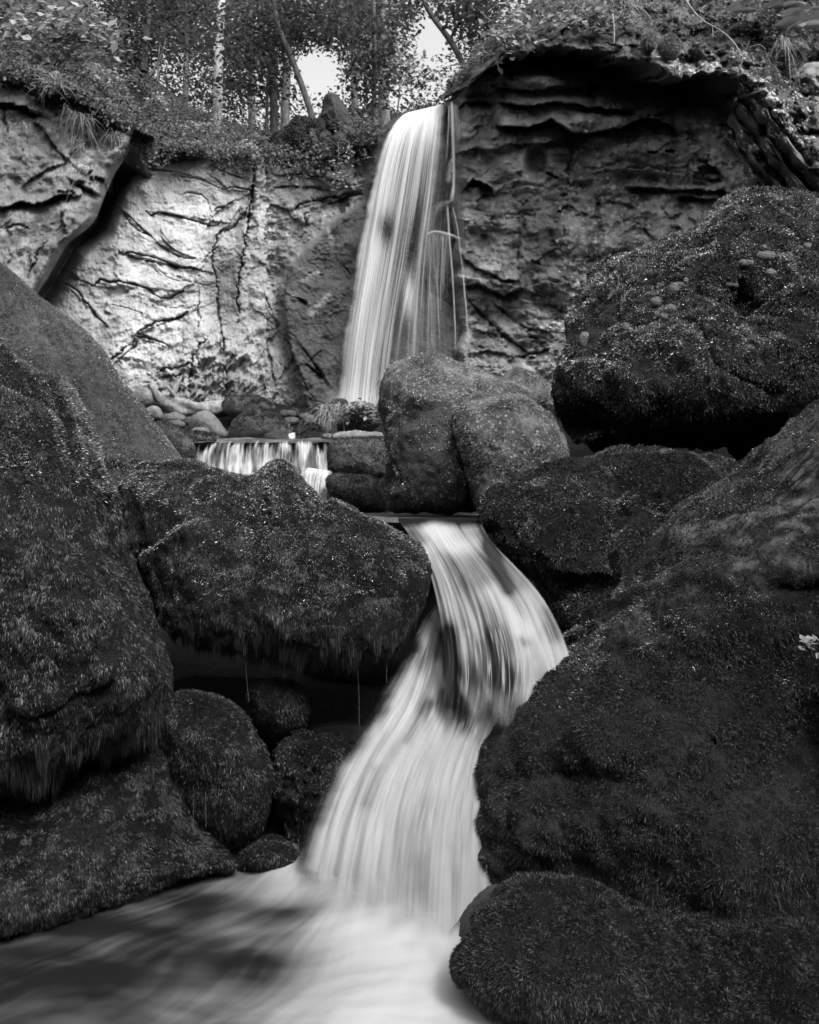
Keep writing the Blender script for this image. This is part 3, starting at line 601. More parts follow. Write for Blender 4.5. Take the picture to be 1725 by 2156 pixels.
ej = lambda u, v, k: .05 + .05 * perlin(np.stack([u * 0 + k, v * 7, u * 0], -1), 9) + .03 * perlin(np.stack([u * 0 + k, v * 30, u * 0], -1), 10)
e_main = lambda px, py, u, v: sstep(0, .09, u - np.maximum(ej(u, v, 1), 0) * .6) * sstep(0, .2, 1 - u - ej(u, v, 5)) * np.clip(v / .015, 0, 1)
sheet('falling_sheet', FR, 150, 200, M_fall, f_main, e_main, .012, fall, 1., 1)
FR2 = FR.copy(); FR2[:, 4] -= .16; FR2[:, 1] += 2; FR2[:, 3] -= 6
sheet('falling_veil', FR2, 120, 160, M_fall, lambda px, py, u, v: f_main(px, py, u, v) - .34, e_main, .012, fall, 1., 3)
VR = [(250, 905, 250, 958, 11.55), (330, 905, 330, 958, 11.4), (470, 880, 470, 950, 11.3), (600, 862, 600, 950, 11.25), (760, 850, 760, 960, 11.2), (858, 845, 858, 965, 11.15)]
sheet('side_veil', VR, 80, 120, M_fall, lambda px, py, u, v: .24 - .1 * v + .25 * np.exp(-((u - .1) / .2) ** 2), lambda px, py, u, v: np.clip(u / .2, 0, 1) * np.clip((1 - u) / .3, 0, 1) * np.clip(v / .1, 0, 1), .04, fall, 1., 5)
VR = [(489, 899, 489, 952, 11.05), (494, 897, 494, 954, 11.0), (560, 897, 560, 948, 11.0), (640, 899, 640, 945, 11.0), (720, 902, 720, 940, 11.)]
sheet('ledge_veil', VR, 50, 90, M_fall, lambda px, py, u, v: .34 - .28 * v + .2 * fbm(np.stack([u * 6, v, u * 0], -1), 3), lambda px, py, u, v: np.clip(u / .1, 0, 1) * np.clip((1 - u) / .25, 0, 1) * np.clip((1 - v) / .3, 0, 1) * np.clip(v / .06, 0, 1), .03, fall, .7, 7)
for k, (pts, w, f) in enumerate([
    ([(951, 212, 11.2), (953, 260, 11.1), (955, 330, 11.08), (956, 390, 11.06), (950, 425, 11.05)], (4, 5, 4, 7), .75),
    ([(962, 218, 11.2), (966, 250, 11.15), (967, 300, 11.1)], (2, 2.5), .5), ([(957, 220, 11.2), (961, 250, 11.12), (963, 300, 11.1)], (2, 3, 1.5), .5), ([(946, 222, 11.2), (944, 280, 11.1), (940, 340, 11.1)], (3, 2), .5),
    ([(954, 330, 11.0), (948, 350, 11.0), (944, 385, 11.0)], (3, 8, 8), .45), ([(952, 425, 11.0), (930, 430, 10.98), (912, 445, 10.98), (903, 470, 10.98), (900, 500, 11)], (5, 9, 14, 20), .3),
    ([(942, 430, 11.0), (944, 470, 11.), (946, 500, 11.), (953, 580, 11.), (958, 680, 11.), (960, 750, 11.)], (3, 3.5, 2.5, 2), .6), ([(952, 432, 11.0), (962, 470, 11.), (968, 520, 11.), (976, 580, 11.), (978, 640, 11.)], (2, 2, 2, 1.5), .5),
    ([(898, 494, 10.97), (915, 487, 10.95), (945, 493, 10.95), (975, 505, 10.95)], (3, 5, 4, 2), .55), ([(975, 580, 11.), (981, 640, 11.), (985, 700, 11.)], (1.6, 2.2, 1.6), .65), ([(918, 560, 11.), (922, 640, 11.), (926, 720, 11.)], (2, 2, 1.5), .4), ([(905, 580, 11.), (908, 660, 11.), (910, 740, 11.)], (2, 3, 2), .4)]):
    ribbon('water_strand', pts, w, M_thread, fall, f, k)

# pools
def pool(name, x0, x1, y0, y1, n, z, mat, foam, bump=.0, seed=0, rot=0., edge=None, slope=0., mound=lambda px, py: 0., **kw):
    x, y = np.meshgrid(np.linspace(x0, x1, n), np.linspace(y0, y1, n)); px = W / 2 + x / y * F; py = HOR - (z - CAM_Z) / y * F
    f = foam(px, py); zz = z + mound(px, py) + slope * (y - y0) + bump * fbm(np.stack([x * 1.6, y * 3.2, x * 0], -1), 3, .5, seed) + .035 * sstep(.4, 1.2, f)
    c, s = math.cos(rot), math.sin(rot); x0, y0 = .12, 3.25; uv = np.stack([np.arctan2(x - x0, y0 - y) * 1.1 + .12 * perlin(np.stack([x, y, x * 0], -1) * 2.5, 3), np.hypot(x - x0, y - y0)], -1)
    return mk(name, np.stack([x, y, zz], -1), grid_faces(n, n), mat, None, True, {'foam': f, 'edge': np.ones_like(x) if edge is None else edge(px, HOR - (zz - CAM_Z) / y * F)}, uv, **kw)
foot = lambda px: np.where(px > 630, np.minimum(1835 + (px - 630) * .42, 1950), 1835 - (630 - px) * 4)
def f_pool(px, py):
    f = .14 + .86 * sstep(560, 900, px + (py - 1900) * .3) * sstep(1800, 1990, py + (px - 800) * .1)
    f = np.maximum(f, .9 * sstep(600, 680, px) * sstep(1900, 1840, py))
    f = f + .30 * gauss(px, py, 560, 1870, 150, 40) + .28 * gauss(px, py, 700, 1960, 240, 60) + .30 * gauss(px, py, 560, 2130, 240, 60) + .1 * gauss(px, py, 80, 2150, 150, 30)
    f = f - .25 * gauss(px, py, 415, 1905, 75, 22) - .22 * gauss(px, py, 610, 1925, 60, 16) - .18 * gauss(px, py, 120, 2065, 120, 26) - .08 * gauss(px, py, 480, 2010, 170, 22) - .15 * gauss(px, py, 150, 1960, 220, 20)
    r, _t = seg_dist(px, py, [(600, 1828), (640, 1830), (760, 1880), (880, 1945), (960, 1985)]); f = f + (.85 * np.exp(-(r / 60) ** 2)) * (1 - np.clip(f, 0, .9))
    return f + .12 * fbm(np.stack([px / 150, py / 34, px * 0], -1), 3, .5, 17)
pool('plunge_pool', -2.6, 1.5, .9, 3.15, 220, 0., M_pool, f_pool, .018, 3, .25, mound=lambda px, py: .03 * np.exp(-(seg_dist(px, py, [(600, 1830), (640, 1835), (760, 1885), (880, 1940), (960, 1970), (1080, 1970)])[0] / 75) ** 2), edge=lambda px, py: np.where(px > 560, sstep(-60, 75, py - foot(px) + 30 * perlin(np.stack([px / 40, py / 40, px * 0], -1), 12)), 1.), kind='structure', label='foaming pool at the foot of the lower cascade', cat='pool')
yy, uu = np.meshgrid(np.linspace(4.25, 6.6, 60), np.linspace(0, 1, 40), indexing='ij'); pl = np.interp(yy, [3.7, 4.4, 6.6], [838, 800, 740]); x = (pl + (1016 - pl) * uu - W / 2) / F * yy
mk('upper_pool', np.stack([x, yy, 1.148 + .003 * fbm(np.stack([x * 3, yy * 3, x * 0], -1), 3)], -1), grid_faces(60, 40), M_still, attrs={'foam': .72 + .25 * fbm(np.stack([x * 4, yy * 1.5, x * 0], -1), 2), 'edge': np.ones_like(x)}, uv=np.stack([x, yy * .3], -1), kind='structure', label='smooth pool surface behind the lip of the lower cascade', cat='pool')
pool('ledge_pool', -2.3, -.4, 7.08, 8.9, 60, 1.752, M_still, slope=.11, foam=lambda px, py: .55 + .3 * fbm(np.stack([px / 40, py / 6, px * 0], -1), 2), bump=.006, seed=5, kind='structure', label='shallow pool among the stones above the small ledge fall', cat='pool')
SP = [(790, 690, 790, 830, 10.95), (815, 680, 815, 840, 10.9), (845, 668, 845, 850, 10.8), (872, 660, 872, 860, 10.7)]
sheet('spray', SP, 40, 40, M_fall, lambda px, py, u, v: .75 + 0 * u, lambda px, py, u, v: .8 * gauss(px, py, 752, 842, 46, 24), .02, fall, .3, 11)
# lower cascade
CR = [(1084, 838, 1084, 1022, 5.3), (1098, 838, 1098, 1016, 4.3), (1113, 852, 1111, 1018, 3.62), (1150, 878, 1146, 1040, 3.44), (1200, 903, 1190, 1085, 3.34), (1250, 916, 1240, 1132, 3.26), (1300, 926, 1290, 1165, 3.18), (1380, 936, 1370, 1200, 3.08), (1450, 930, 1440, 1215, 3.0), (1540, 915, 1520, 1200, 2.93)]
CR2 = [(1262, 915, 1262, 990, 3.32), (1300, 893, 1300, 1020, 3.23), (1365, 856, 1365, 1060, 3.14), (1440, 812, 1440, 1110, 3.05), (1510, 768, 1510, 1120, 2.97), (1600, 698, 1600, 1090, 2.87), (1700, 648, 1700, 1080, 2.77), (1790, 616, 1790, 1085, 2.69), (1860, 598, 1860, 1088, 2.65), (1930, 590, 1930, 1088, 2.62), (1985, 585, 1985, 1088, 2.6)]
def f_casc(px, py, u, v):
    g = lambda *a: gauss(px, py, *a)
    f = .42 + 0 * px
    f = f + .22 * fbm(np.stack([u * 9, v * .7, u * 0], -1), 3, .6, 61) + .12 * fbm(np.stack([px / 60, py / 130, u * 0], -1), 3, .55, 62)
    f = f + .36 * sstep(1470, 1560, py + (px - 950) * .05 + 24 * np.sin(px / 13.) * 0 + 45 * perlin(np.stack([px / 28, py / 120, px * 0], -1), 6)) * sstep(0, .15, u)
    f = f + .62 * g(925, 1118, 34, 26) + .5 * g(965, 1150, 45, 22) + .3 * g(905, 1108, 25, 16) - .75 * sstep(1118, 1092, py) + .15 * g(1000, 1100, 40, 20)
    for x0, y0, x1, y1, w, a in ((895, 1165, 945, 1290, 14, .25), (1038, 1250, 1105, 1330, 22, .5), (1100, 1330, 1190, 1400, 38, .4), (1110, 1260, 1140, 1300, 24, .25), (905, 1260, 935, 1330, 9, .35), (930, 1180, 1010, 1340, 12, .2), (1085, 1390, 1110, 1450, 30, .45), (985, 1330, 1030, 1470, 7, .2),
                            (865, 1440, 830, 1520, 34, .35), (960, 1420, 1000, 1500, 8, .2), (880, 1340, 860, 1380, 12, .1), (925, 1400, 935, 1440, 12, .3),
                            (875, 1120, 890, 1135, 14, -.35), (1030, 1150, 1070, 1240, 15, -.65), (1018, 1120, 1040, 1170, 14, -.3), (945, 1330, 955, 1470, 17, -.6), (1040, 1340, 1070, 1420, 30, -.55), (1010, 1230, 1030, 1290, 20, -.1), (1100, 1345, 1105, 1352, 12, -.5), (1150, 1290, 1170, 1340, 14, -.3), (985, 1420, 1060, 1440, 40, -.35),
                            (960, 1480, 975, 1530, 20, -.5), (925, 1300, 950, 1400, 10, -.3), (820, 1500, 790, 1570, 18, -.15), (790, 1620, 770, 1690, 16, -.25), (905, 1480, 860, 1560, 12, -.35), (1005, 1510, 1010, 1560, 12, -.2), (940, 1180, 965, 1230, 22, -.2), (700, 1690, 660, 1790, 30, -.12), (900, 1720, 890, 1850, 60, -.12), (890, 1380, 860, 1440, 22, -.15)):
        r, _t = seg_dist(px, py, [(x0, y0), (x1, y1)]); f = f + a * np.exp(-(r / w) ** 2)
    f = f + .3 * np.exp(-((1 - u) / .05) ** 2) * sstep(1150, 1300, py) * .4 - .2 * sstep(.12, 0, u) * sstep(1300, 1450, py)
    return f
rag = lambda px, py: 30 * perlin(np.stack([px / 26, py / 160, px * 0], -1), 3) + 12 * perlin(np.stack([px / 9, py / 90, px * 0], -1), 4)
e_fan = lambda px, py, u, v: np.clip(.25 + .9 * f_casc(px, py, u, v) + .5 * sstep(0, .4, u), 0, 1) * sstep(0, .15, u + .07 * fbm(np.stack([u * 2, v * 9, u * 0], -1), 3, .6, 63)) * np.clip((1 - u) / .03, 0, 1) * sstep(0, .07, v)
e_chute = lambda px, py, u, v: np.clip(u / .015, 0, 1) * np.clip((1 - u) / .02, 0, 1) * (1 - sstep(1440, 1530, py + rag(px, py))) * np.clip(v / .02, 0, 1)
cas = empty('cascade', tuple(U(850, 1850, 2.7)), 'lower cascade of white water sliding between the mossy boulders', 'cascade', kind='structure')
sheet('fan_sheet', CR2, 170, 240, M_casc, f_casc, e_fan, .012, cas, 1., 2, .08)
sheet('chute_sheet', [(a, b, c, e, f - .07) for a, b, c, e, f in CR], 170, 200, M_casc, f_casc, e_chute, .010, cas, 1., 5, .08)
SR = [(925, 434, 927, 686, 7.55), (930, 424, 931, 688, 7.1), (937, 418, 935, 690, 7.02), (950, 414, 948, 691, 6.99), (985, 409, 985, 692, 6.93), (1040, 404, 1030, 692, 6.86)]
def f_small(px, py, u, v):
    return .48 + .5 * fbm(np.stack([u * 11, v * 1.1, u * 0], -1), 4, .6, 8) - .35 * sstep(.25, .0, v) * sstep(-.1, .3, perlin(np.stack([u * 8, u * 0, u * 0], -1), 4)) - .3 * gauss(px, py, 470, 950, 18, 22) - .2 * gauss(px, py, 590, 955, 40, 14) + .3 * sstep(968, 985, py) * gauss(px, py, 520, 985, 80, 30) - .3 * gauss(px, py, 618, 960, 5, 40)
lf = sheet('ledge_fall', SR, 140, 60, M_small, f_small, lambda px, py, u, v: np.clip(u / .03, 0, 1) * np.clip((1 - u) / .02, 0, 1) * sstep(-.06, .07, v - .14 - .30 * fbm(np.stack([u * 9, u * 0, u * 0], -1), 4, .65, 14)) * np.clip(.25 + 2.2 * sstep(-.35, .25, fbm(np.stack([u * 7, v * .6, u * 0], -1), 3, .6, 15)), 0, 1), .02, None, .5, 4, kind='structure', label='short wide fall spilling over a stone ledge in mid stream', cat='small fall')
SR = [(984, 646, 992, 700, 6.82), (990, 640, 998, 702, 6.74), (1010, 636, 1012, 697, 6.7), (1060, 632, 1060, 694, 6.6)]
sheet('ledge_step', SR, 50, 40, M_small, lambda px, py, u, v: .7 - .2 * v + .15 * fbm(np.stack([u * 5, v, u * 0], -1), 2), lambda px, py, u, v: np.clip(u / .1, 0, 1) * np.clip((1 - u) / .2, 0, 1), .02, None, .5, 6, kind='structure', label='second little step of white water right below the ledge fall', cat='small fall')
sp = [(911, 607, 911, 622, 8.3), (914, 606, 914, 623, 8.1), (932, 604, 932, 622, 8.05)]
sheet('water_spout', sp, 12, 12, M_small, lambda px, py, u, v: .9 + 0 * u, lambda px, py, u, v: np.clip(u / .2, 0, 1) * np.clip((1 - u) / .2, 0, 1), .0, None, .3, 9, kind='structure', label='tiny spout of water between two stones above the ledge fall', cat='spout')
drip = empty('dripping_water', tuple(U(755, 1525, 3.1)), 'thin threads of water dripping off the mossy boulder', 'drips', kind='structure')
for k, pts in enumerate(([(753, 1405, 3.05), (756, 1460, 3.05), (757, 1535, 3.05)], [(815, 1375, 3.1), (814, 1440, 3.1)], [(433, 1665, 2.6), (434, 1745, 2.6)], [(408, 1680, 2.6), (407, 1745, 2.6)], [(517, 1395, 3.1), (524, 1480, 3.1)])):
    ribbon('water_thread', pts, (1.1, 1.3), M_thread, drip, .38, k)

# ------------------------------------------------------------ boulders
def tone_of(n, lo, hi): return np.clip(lo + (hi - lo) * (.5 + .8 * n), .01, .6)
def boulder(name, label, outline, D, T, mat, lo, hi, lich=None, bare_tone=None, group=None, cat='boulder', mossy=None, **kw):
    V, Q, N, n = blob(outline, D, T, **kw)
    at = {'tone': tone_of(n, lo, hi)}
    if lich is not None:
        px = W / 2 + V[:, 0] / V[:, 1] * F; py = HOR - (V[:, 2] - CAM_Z) / V[:, 1] * F; at['lichen'] = lich(px, py)
    if bare_tone is not None:
        px = W / 2 + V[:, 0] / V[:, 1] * F; py = HOR - (V[:, 2] - CAM_Z) / V[:, 1] * F; at['tone'] = at['tone'] + bare_tone(px, py, V)
    o = mk(name, V, Q, mat, attrs=at, label=label, cat=cat, group=group)
    for m in mossy or (): moss('moss', o, V, Q, **m)
    return o, V, Q
NB = 'big mossy boulders along the stream'
# smooth slab at the left
sl = lambda px, py, *_: .25 + 1.2 * sstep(.0, .3, perlin(np.stack([(px - py * .6) / 30, (px + py) / 300, px * 0], -1), 71)) * (1 - .8 * sstep(880, 960, py))
boulder('boulder', 'smooth slanting dark boulder with thin moss, behind the mossy one at the frame edge',
        [(-160, 430), (-60, 510), (0, 552), (60, 608), (100, 646), (160, 690), (230, 765), (290, 850), (340, 920), (388, 978), (372, 1030), (300, 1080), (150, 1120), (0, 1120), (-160, 1000)],
        4.5, .45, M_mossbase, .05, .12, group=NB, ctr=(120, 860), lean=.45, amp=.03, freq=1.6, seed=1, crease=0.008, fine=.008, p=.9, tilt=-.1,
        mossy=[dict(n=34000, ln=.022, wd=.0045, mat=M_mossdry_lit, seed=1, mask=sl, tone=(.12, .42), droop=.5, up=.8, clump=9), dict(n=22000, ln=.01, wd=.003, mat=M_mossdry_lit, seed=2, tone=(.03, .12), droop=.9, up=.5, clump=20)])
# big mossy boulder at the left edge
boulder('boulder', 'tall shaggy moss-covered boulder at the frame edge, opposite the lower cascade',
        [(-160, 640), (0, 742), (70, 772), (132, 812), (165, 900), (195, 990), (238, 1085), (262, 1180), (292, 1270), (315, 1350), (337, 1440), (328, 1480), (336, 1535), (300, 1575), (220, 1610), (110, 1660), (0, 1690), (-160, 1720)],
        2.82, .5, M_mossbase, .006, .03, group=NB, ctr=(60, 1240), lean=.30, tilt=.25, amp=.05, freq=2.2, seed=3, crease=0.014, ridge=.04, fine=.014, p=.8, bumps=[(150, 960, 80, 140, .08), (60, 1000, 60, 60, -.05), (250, 1350, 60, 120, .05)],
        mossy=[dict(n=62000, ln=.026, wd=.0042, mat=M_moss, seed=3, tone=(.018, .075), droop=1.1, up=.22, rnd=.32, clump=16, fringe=lambda px, py: sstep(1500, 1580, py + (px - 200) * .25) * .8),
               dict(n=18000, ln=.026, wd=.006, mat=M_mossdry_lit, seed=4, mask=lambda px, py, c, n: (1 - sstep(850, 1080, py)) * (.15 + sstep(-.05, .25, perlin(c * 9, 6))), tone=(.1, .38), droop=.4, up=.9, clump=12)])  # paler shoots on the upper part paint the boulder's top as lit
boulder('boulder', 'low dark boulder hung with wet moss, standing in the pool at the frame edge',
        [(-160, 1560), (0, 1580), (150, 1560), (300, 1530), (350, 1560), (380, 1640), (415, 1720), (470, 1780), (520, 1820), (440, 1850), (335, 1875), (200, 1910), (0, 1955), (-160, 1990)],
        2.58, .12, M_mossbase, .006, .025, group=NB, ctr=(130, 1760), lean=.62, tilt=.35, amp=.04, freq=2.5, seed=5, fine=.014, p=.7,
        mossy=[dict(n=60000, ln=.028, wd=.0038, mat=M_moss, seed=5, tone=(.014, .06), droop=1.2, up=.22, rnd=.32, clump=18, flow=.9, fringe=lambda px, py: .12 * sstep(1840, 1960, py + px * .25))])
boulder('boulder', 'wide mossy boulder with a hanging fringe over the dark hollow, beside the cascade',
        [(232, 1022), (262, 992), (300, 979), (350, 980), (410, 985), (460, 1002), (510, 1016), (545, 1010), (562, 990), (592, 972), (620, 986), (650, 1028), (684, 1058), (700, 1044), (738, 1062), (765, 1080), (800, 1084), (840, 1112), (875, 1150), (900, 1195), (906, 1230), (890, 1275), (870, 1320), (830, 1375), (740, 1392), (640, 1398), (560, 1385), (480, 1378), (400, 1362), (340, 1335), (310, 1270), (288, 1200), (262, 1110)],
        3.38, .36, M_mossbase, .006, .03, group=NB, ctr=(590, 1190), nth=260, lean=.42, tilt=-.12, amp=.035, freq=2., seed=7, crease=0.010, fine=.01, p=.75, bumps=[(600, 1040, 50, 60, .05)],
        mossy=[dict(n=75000, ln=.022, wd=.0036, mat=M_moss, seed=7, tone=(.02, .085), droop=1.3, up=.22, rnd=.32, clump=13, flow=.5, fringe=lambda px, py: sstep(1290, 1370, py + np.abs(px - 600) * .08) * .9),
               dict(n=14000, ln=.024, wd=.0045, mat=M_mossdry_lit, seed=8, mask=lambda px, py, c, n: sstep(.3, .7, n[:, 2]), tone=(.14, .5), droop=.7, up=.8, clump=16)])  # rim light painted as paler shoots on upward faces
# boulders in the middle
lw = lambda px, py: .35 + 1.1 * gauss(px, py, 900, 790, 80, 35) + gauss(px, py, 1050, 900, 50, 60)
boulder('boulder', 'tall grey lichen-spotted boulder standing in the stream in front of the waterfall',
        [(791, 840), (799, 792), (822, 752), (855, 733), (890, 725), (940, 735), (1000, 762), (1060, 780), (1110, 798), (1142, 818), (1145, 860), (1100, 920), (1040, 990), (1020, 1050), (1024, 1088), (940, 1090), (822, 1084), (806, 1050), (800, 960), (795, 890)],
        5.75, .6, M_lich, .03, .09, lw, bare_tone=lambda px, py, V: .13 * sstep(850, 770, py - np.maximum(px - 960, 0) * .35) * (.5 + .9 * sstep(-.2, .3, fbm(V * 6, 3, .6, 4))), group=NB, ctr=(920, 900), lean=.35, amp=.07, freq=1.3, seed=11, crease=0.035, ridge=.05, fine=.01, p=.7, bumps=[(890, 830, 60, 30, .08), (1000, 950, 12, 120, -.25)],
        mossy=[dict(n=5000, ln=.028, wd=.009, mat=M_mossdry_lit, seed=11, mask=lambda px, py, c, n: sstep(.0, .25, perlin(c * 5, 8) + .25 * gauss(px, py, 900, 790, 80, 40)) * sstep(-.1, .5, n[:, 2]), tone=(.2, .62), droop=.3, up=.7, clump=10),  # moss paled along the top ridge to paint it as lit
               dict(n=9000, ln=.02, wd=.006, mat=M_moss, seed=12, mask=lambda px, py, c, n: sstep(930, 1010, py), tone=(.02, .08), droop=.9, up=.4)])
boulder('boulder', 'smaller lichen-crusted boulder leaning on the right flank of the tall grey one',
        [(962, 885), (985, 852), (1020, 833), (1062, 828), (1110, 848), (1146, 885), (1175, 925), (1190, 955), (1150, 1010), (1090, 1070), (1035, 1092), (1012, 1062), (1004, 1000), (978, 940)],
        5.2, .42, M_lich, .05, .13, bare_tone=lambda px, py, V: .10 * sstep(-.1, .25, fbm(V * 5, 4, .6, 6)), lich=lambda px, py: .9 + 0 * px, group=NB, ctr=(1070, 950), nth=150, nr=55, lean=.35, amp=.04, freq=1.6, seed=13, crease=0.025, fine=.012, p=.75,
        mossy=[dict(n=8000, ln=.026, wd=.009, mat=M_mossdry_lit, seed=13, mask=lambda px, py, c, n: sstep(-.05, .3, perlin(c * 5, 9)), tone=(.12, .45), droop=.5, up=.6, clump=10)])
bd, V, Q = boulder('boulder', 'huge rugged boulder with leafy moss and embedded pebbles, below the arched hollow',
        [(1152, 830), (1165, 775), (1200, 712), (1240, 648), (1278, 602), (1330, 562), (1400, 527), (1470, 490), (1530, 455), (1590, 436), (1650, 432), (1725, 446), (1900, 520), (1950, 800), (1800, 905), (1650, 938), (1560, 940), (1480, 938), (1400, 938), (1300, 940), (1220, 950), (1192, 940), (1168, 895)],
        6.5, .95, M_mossbase, .012, .06, group=NB, ctr=(1500, 720), nth=260, nr=90, lean=.5, tilt=-.1, amp=.12, freq=1., seed=15, crease=0.05, ridge=.10, fine=.03, p=.75, bumps=[(1480, 560, 90, 40, .15), (1300, 640, 60, 50, .1), (1560, 640, 26, 40, -.25), (1500, 930, 200, 50, -.5), (1250, 880, 80, 40, -.3)],
        mossy=[dict(n=60000, ln=.042, wd=.012, mat=M_moss, seed=15, tone=(.02, .095), droop=.8, up=.55, rnd=.8, clump=7, flow=.8, mask=lambda px, py, c, n: sstep(-.6, -.1, perlin(c * 3, 19) + .25 * sstep(760, 560, py))),
               dict(n=26000, ln=.04, wd=.012, mat=M_mossdry_lit, seed=16, mask=lambda px, py, c, n: sstep(.15, .6, n[:, 2]) * sstep(-.2, .2, perlin(c * 3, 19) + .2), tone=(.2, .75), droop=.4, up=.8, rnd=.9, clump=7)])  # upturned faces get lighter moss, standing in for light on the top
g = np.random.default_rng(5)
for x, y, rx, ry in [(1426, 608, 24, 17), (1386, 636, 22, 15), (1398, 668, 12, 9), (1414, 650, 15, 10), (1366, 606, 16, 6), (1446, 592, 8, 12), (1196, 775, 10, 6), (1208, 790, 9, 7), (1232, 720, 13, 22), (1572, 556, 18, 10), (1610, 540, 24, 13), (1625, 575, 16, 10), (1540, 600, 18, 9), (1316, 692, 12, 14), (1262, 800, 8, 7), (1700, 520, 15, 10), (1380, 690, 10, 8)]:
    pxv = W / 2 + V[:, 0] / V[:, 1] * F; pyv = HOR - (V[:, 2] - CAM_Z) / V[:, 1] * F
    k = np.argmin((pxv - x) ** 2 + (pyv - y) ** 2 + 400 * (V[:, 1] > 6.9)); dd = V[k, 1]
    a = np.linspace(0, 2 * np.pi, 14, endpoint=False); ol = [(x + rx * math.cos(t) * g.uniform(.85, 1.1), y + ry * math.sin(t) * g.uniform(.85, 1.1)) for t in a]
    Pv, Pq, _, n = blob(ol, dd + .035, .06, nth=20, nr=8, nb=4, amp=.012, freq=9, seed=int(x), fine=0)
    mk('pebble', Pv, Pq, M_cliff, bd, attrs={'tone': tone_of(n, .07, .2) * g.uniform(.7, 1.15)})
boulder('boulder', 'round mossy boulder between the cascade lip and the big glistening boulder',
        [(1018, 1100), (1030, 1065), (1060, 1030), (1110, 1000), (1160, 976), (1200, 956), (1260, 942), (1340, 936), (1420, 940), (1500, 955), (1560, 978), (1570, 1080), (1520, 1220), (1440, 1330), (1330, 1400), (1250, 1430), (1195, 1380), (1160, 1290), (1118, 1222), (1066, 1176), (1034, 1142)],
        4.05, .45, M_mossbase, .006, .035, group=NB, ctr=(1280, 1150), lean=.7, tilt=.1, amp=.07, freq=1.8, seed=17, crease=0.026, ridge=.03, fine=.016, p=.7, bumps=[(1230, 1230, 120, 14, -.10), (1180, 1260, 60, 20, -.08)],
        mossy=[dict(n=52000, ln=.032, wd=.0058, mat=M_moss, seed=17, tone=(.018, .085), droop=.9, up=.5, rnd=.7, clump=10, flow=.8),
               dict(n=9000, ln=.028, wd=.006, mat=M_mossdry_lit, seed=18, mask=lambda px, py, c, n: sstep(.2, .6, n[:, 2]) * sstep(0, .25, perlin(c * 5, 4)), tone=(.14, .5), droop=.5, up=.8, clump=9)])  # light on the boulder's top painted in as paler moss
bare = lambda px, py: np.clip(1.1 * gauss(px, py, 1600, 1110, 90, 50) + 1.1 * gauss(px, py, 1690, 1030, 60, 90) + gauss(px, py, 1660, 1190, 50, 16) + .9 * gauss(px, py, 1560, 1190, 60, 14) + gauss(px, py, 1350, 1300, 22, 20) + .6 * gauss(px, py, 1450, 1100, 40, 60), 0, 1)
boulder('boulder', 'huge glistening wet boulder in dark moss filling the lower right, nearest the camera',
        [(1920, 700), (1725, 850), (1650, 905), (1550, 990), (1490, 1032), (1432, 1085), (1405, 1170), (1345, 1258), (1272, 1328), (1197, 1370), (1120, 1425), (1060, 1480), (1010, 1532), (978, 1600), (972, 1660), (984, 1712), (1010, 1775), (1032, 1832), (1070, 1862), (1150, 1910), (1250, 1975), (1350, 2070), (1450, 2190), (1700, 2330), (1960, 2330), (1990, 1300)],
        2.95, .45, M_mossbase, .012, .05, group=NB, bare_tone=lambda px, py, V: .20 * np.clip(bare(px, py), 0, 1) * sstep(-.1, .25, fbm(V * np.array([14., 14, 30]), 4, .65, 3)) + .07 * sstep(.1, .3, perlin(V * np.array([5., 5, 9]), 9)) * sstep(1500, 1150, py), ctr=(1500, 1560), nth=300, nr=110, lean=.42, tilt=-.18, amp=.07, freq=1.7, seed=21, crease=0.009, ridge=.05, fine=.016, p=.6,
        bumps=[(1250, 1560, 120, 60, .07), (1200, 1640, 90, 20, -.06), (1600, 1680, 120, 90, -.06), (1680, 1240, 40, 16, -.08), (1700, 1560, 30, 120, -.1), (1500, 1300, 120, 80, .05)],
        mossy=[dict(n=112000, ln=.023, wd=.0034, mat=M_moss, seed=21, tone=(.012, .065), droop=.6, up=.6, rnd=1., clump=12, flow=1., mask=lambda px, py, c, n: (1 - .7 * bare(px, py)) * (1 - .5 * gauss(px, py, 1600, 1660, 120, 90)) * sstep(-.8, -.2, perlin(c * 4, 29)), fringe=lambda px, py: .22 * sstep(1780, 1850, py) + .3 * sstep(1040, 1000, px) * sstep(1500, 1560, py)),
               dict(n=16000, ln=.02, wd=.004, mat=M_mossdry_lit, seed=22, mask=lambda px, py, c, n: sstep(-.15, .25, perlin(c * 5, 31)) * sstep(1560, 1200, py) * (1 - .8 * bare(px, py)) * sstep(.1, .5, n[:, 2]), tone=(.12, .48), droop=.5, up=.8, rnd=1., clump=10)])  # lit upper ridge painted with paler moss shoots
boulder('boulder', 'low dark mossy boulder with its foot in the foam, below the huge glistening one',
        [(940, 2020), (985, 1990), (1020, 1930), (1065, 1864), (1130, 1862), (1250, 1880), (1400, 1915), (1600, 1950), (1960, 1985), (1960, 2420), (1280, 2420), (1190, 2190), (1090, 2108), (1010, 2092), (956, 2056)],
        2.04, .2, M_mossbase, .008, .035, group=NB, ctr=(1400, 2120), nth=240, lean=.72, tilt=.10, amp=.05, freq=2.2, seed=23, crease=0.003, ridge=.03, fine=.014, p=.55,
        mossy=[dict(n=62000, ln=.024, wd=.0034, mat=M_moss, seed=23, tone=(.012, .06), droop=.9, up=.45, rnd=.8, clump=14, flow=.9, fringe=lambda px, py: .4 * sstep(2060, 2120, py - (px - 1000) * .3))])
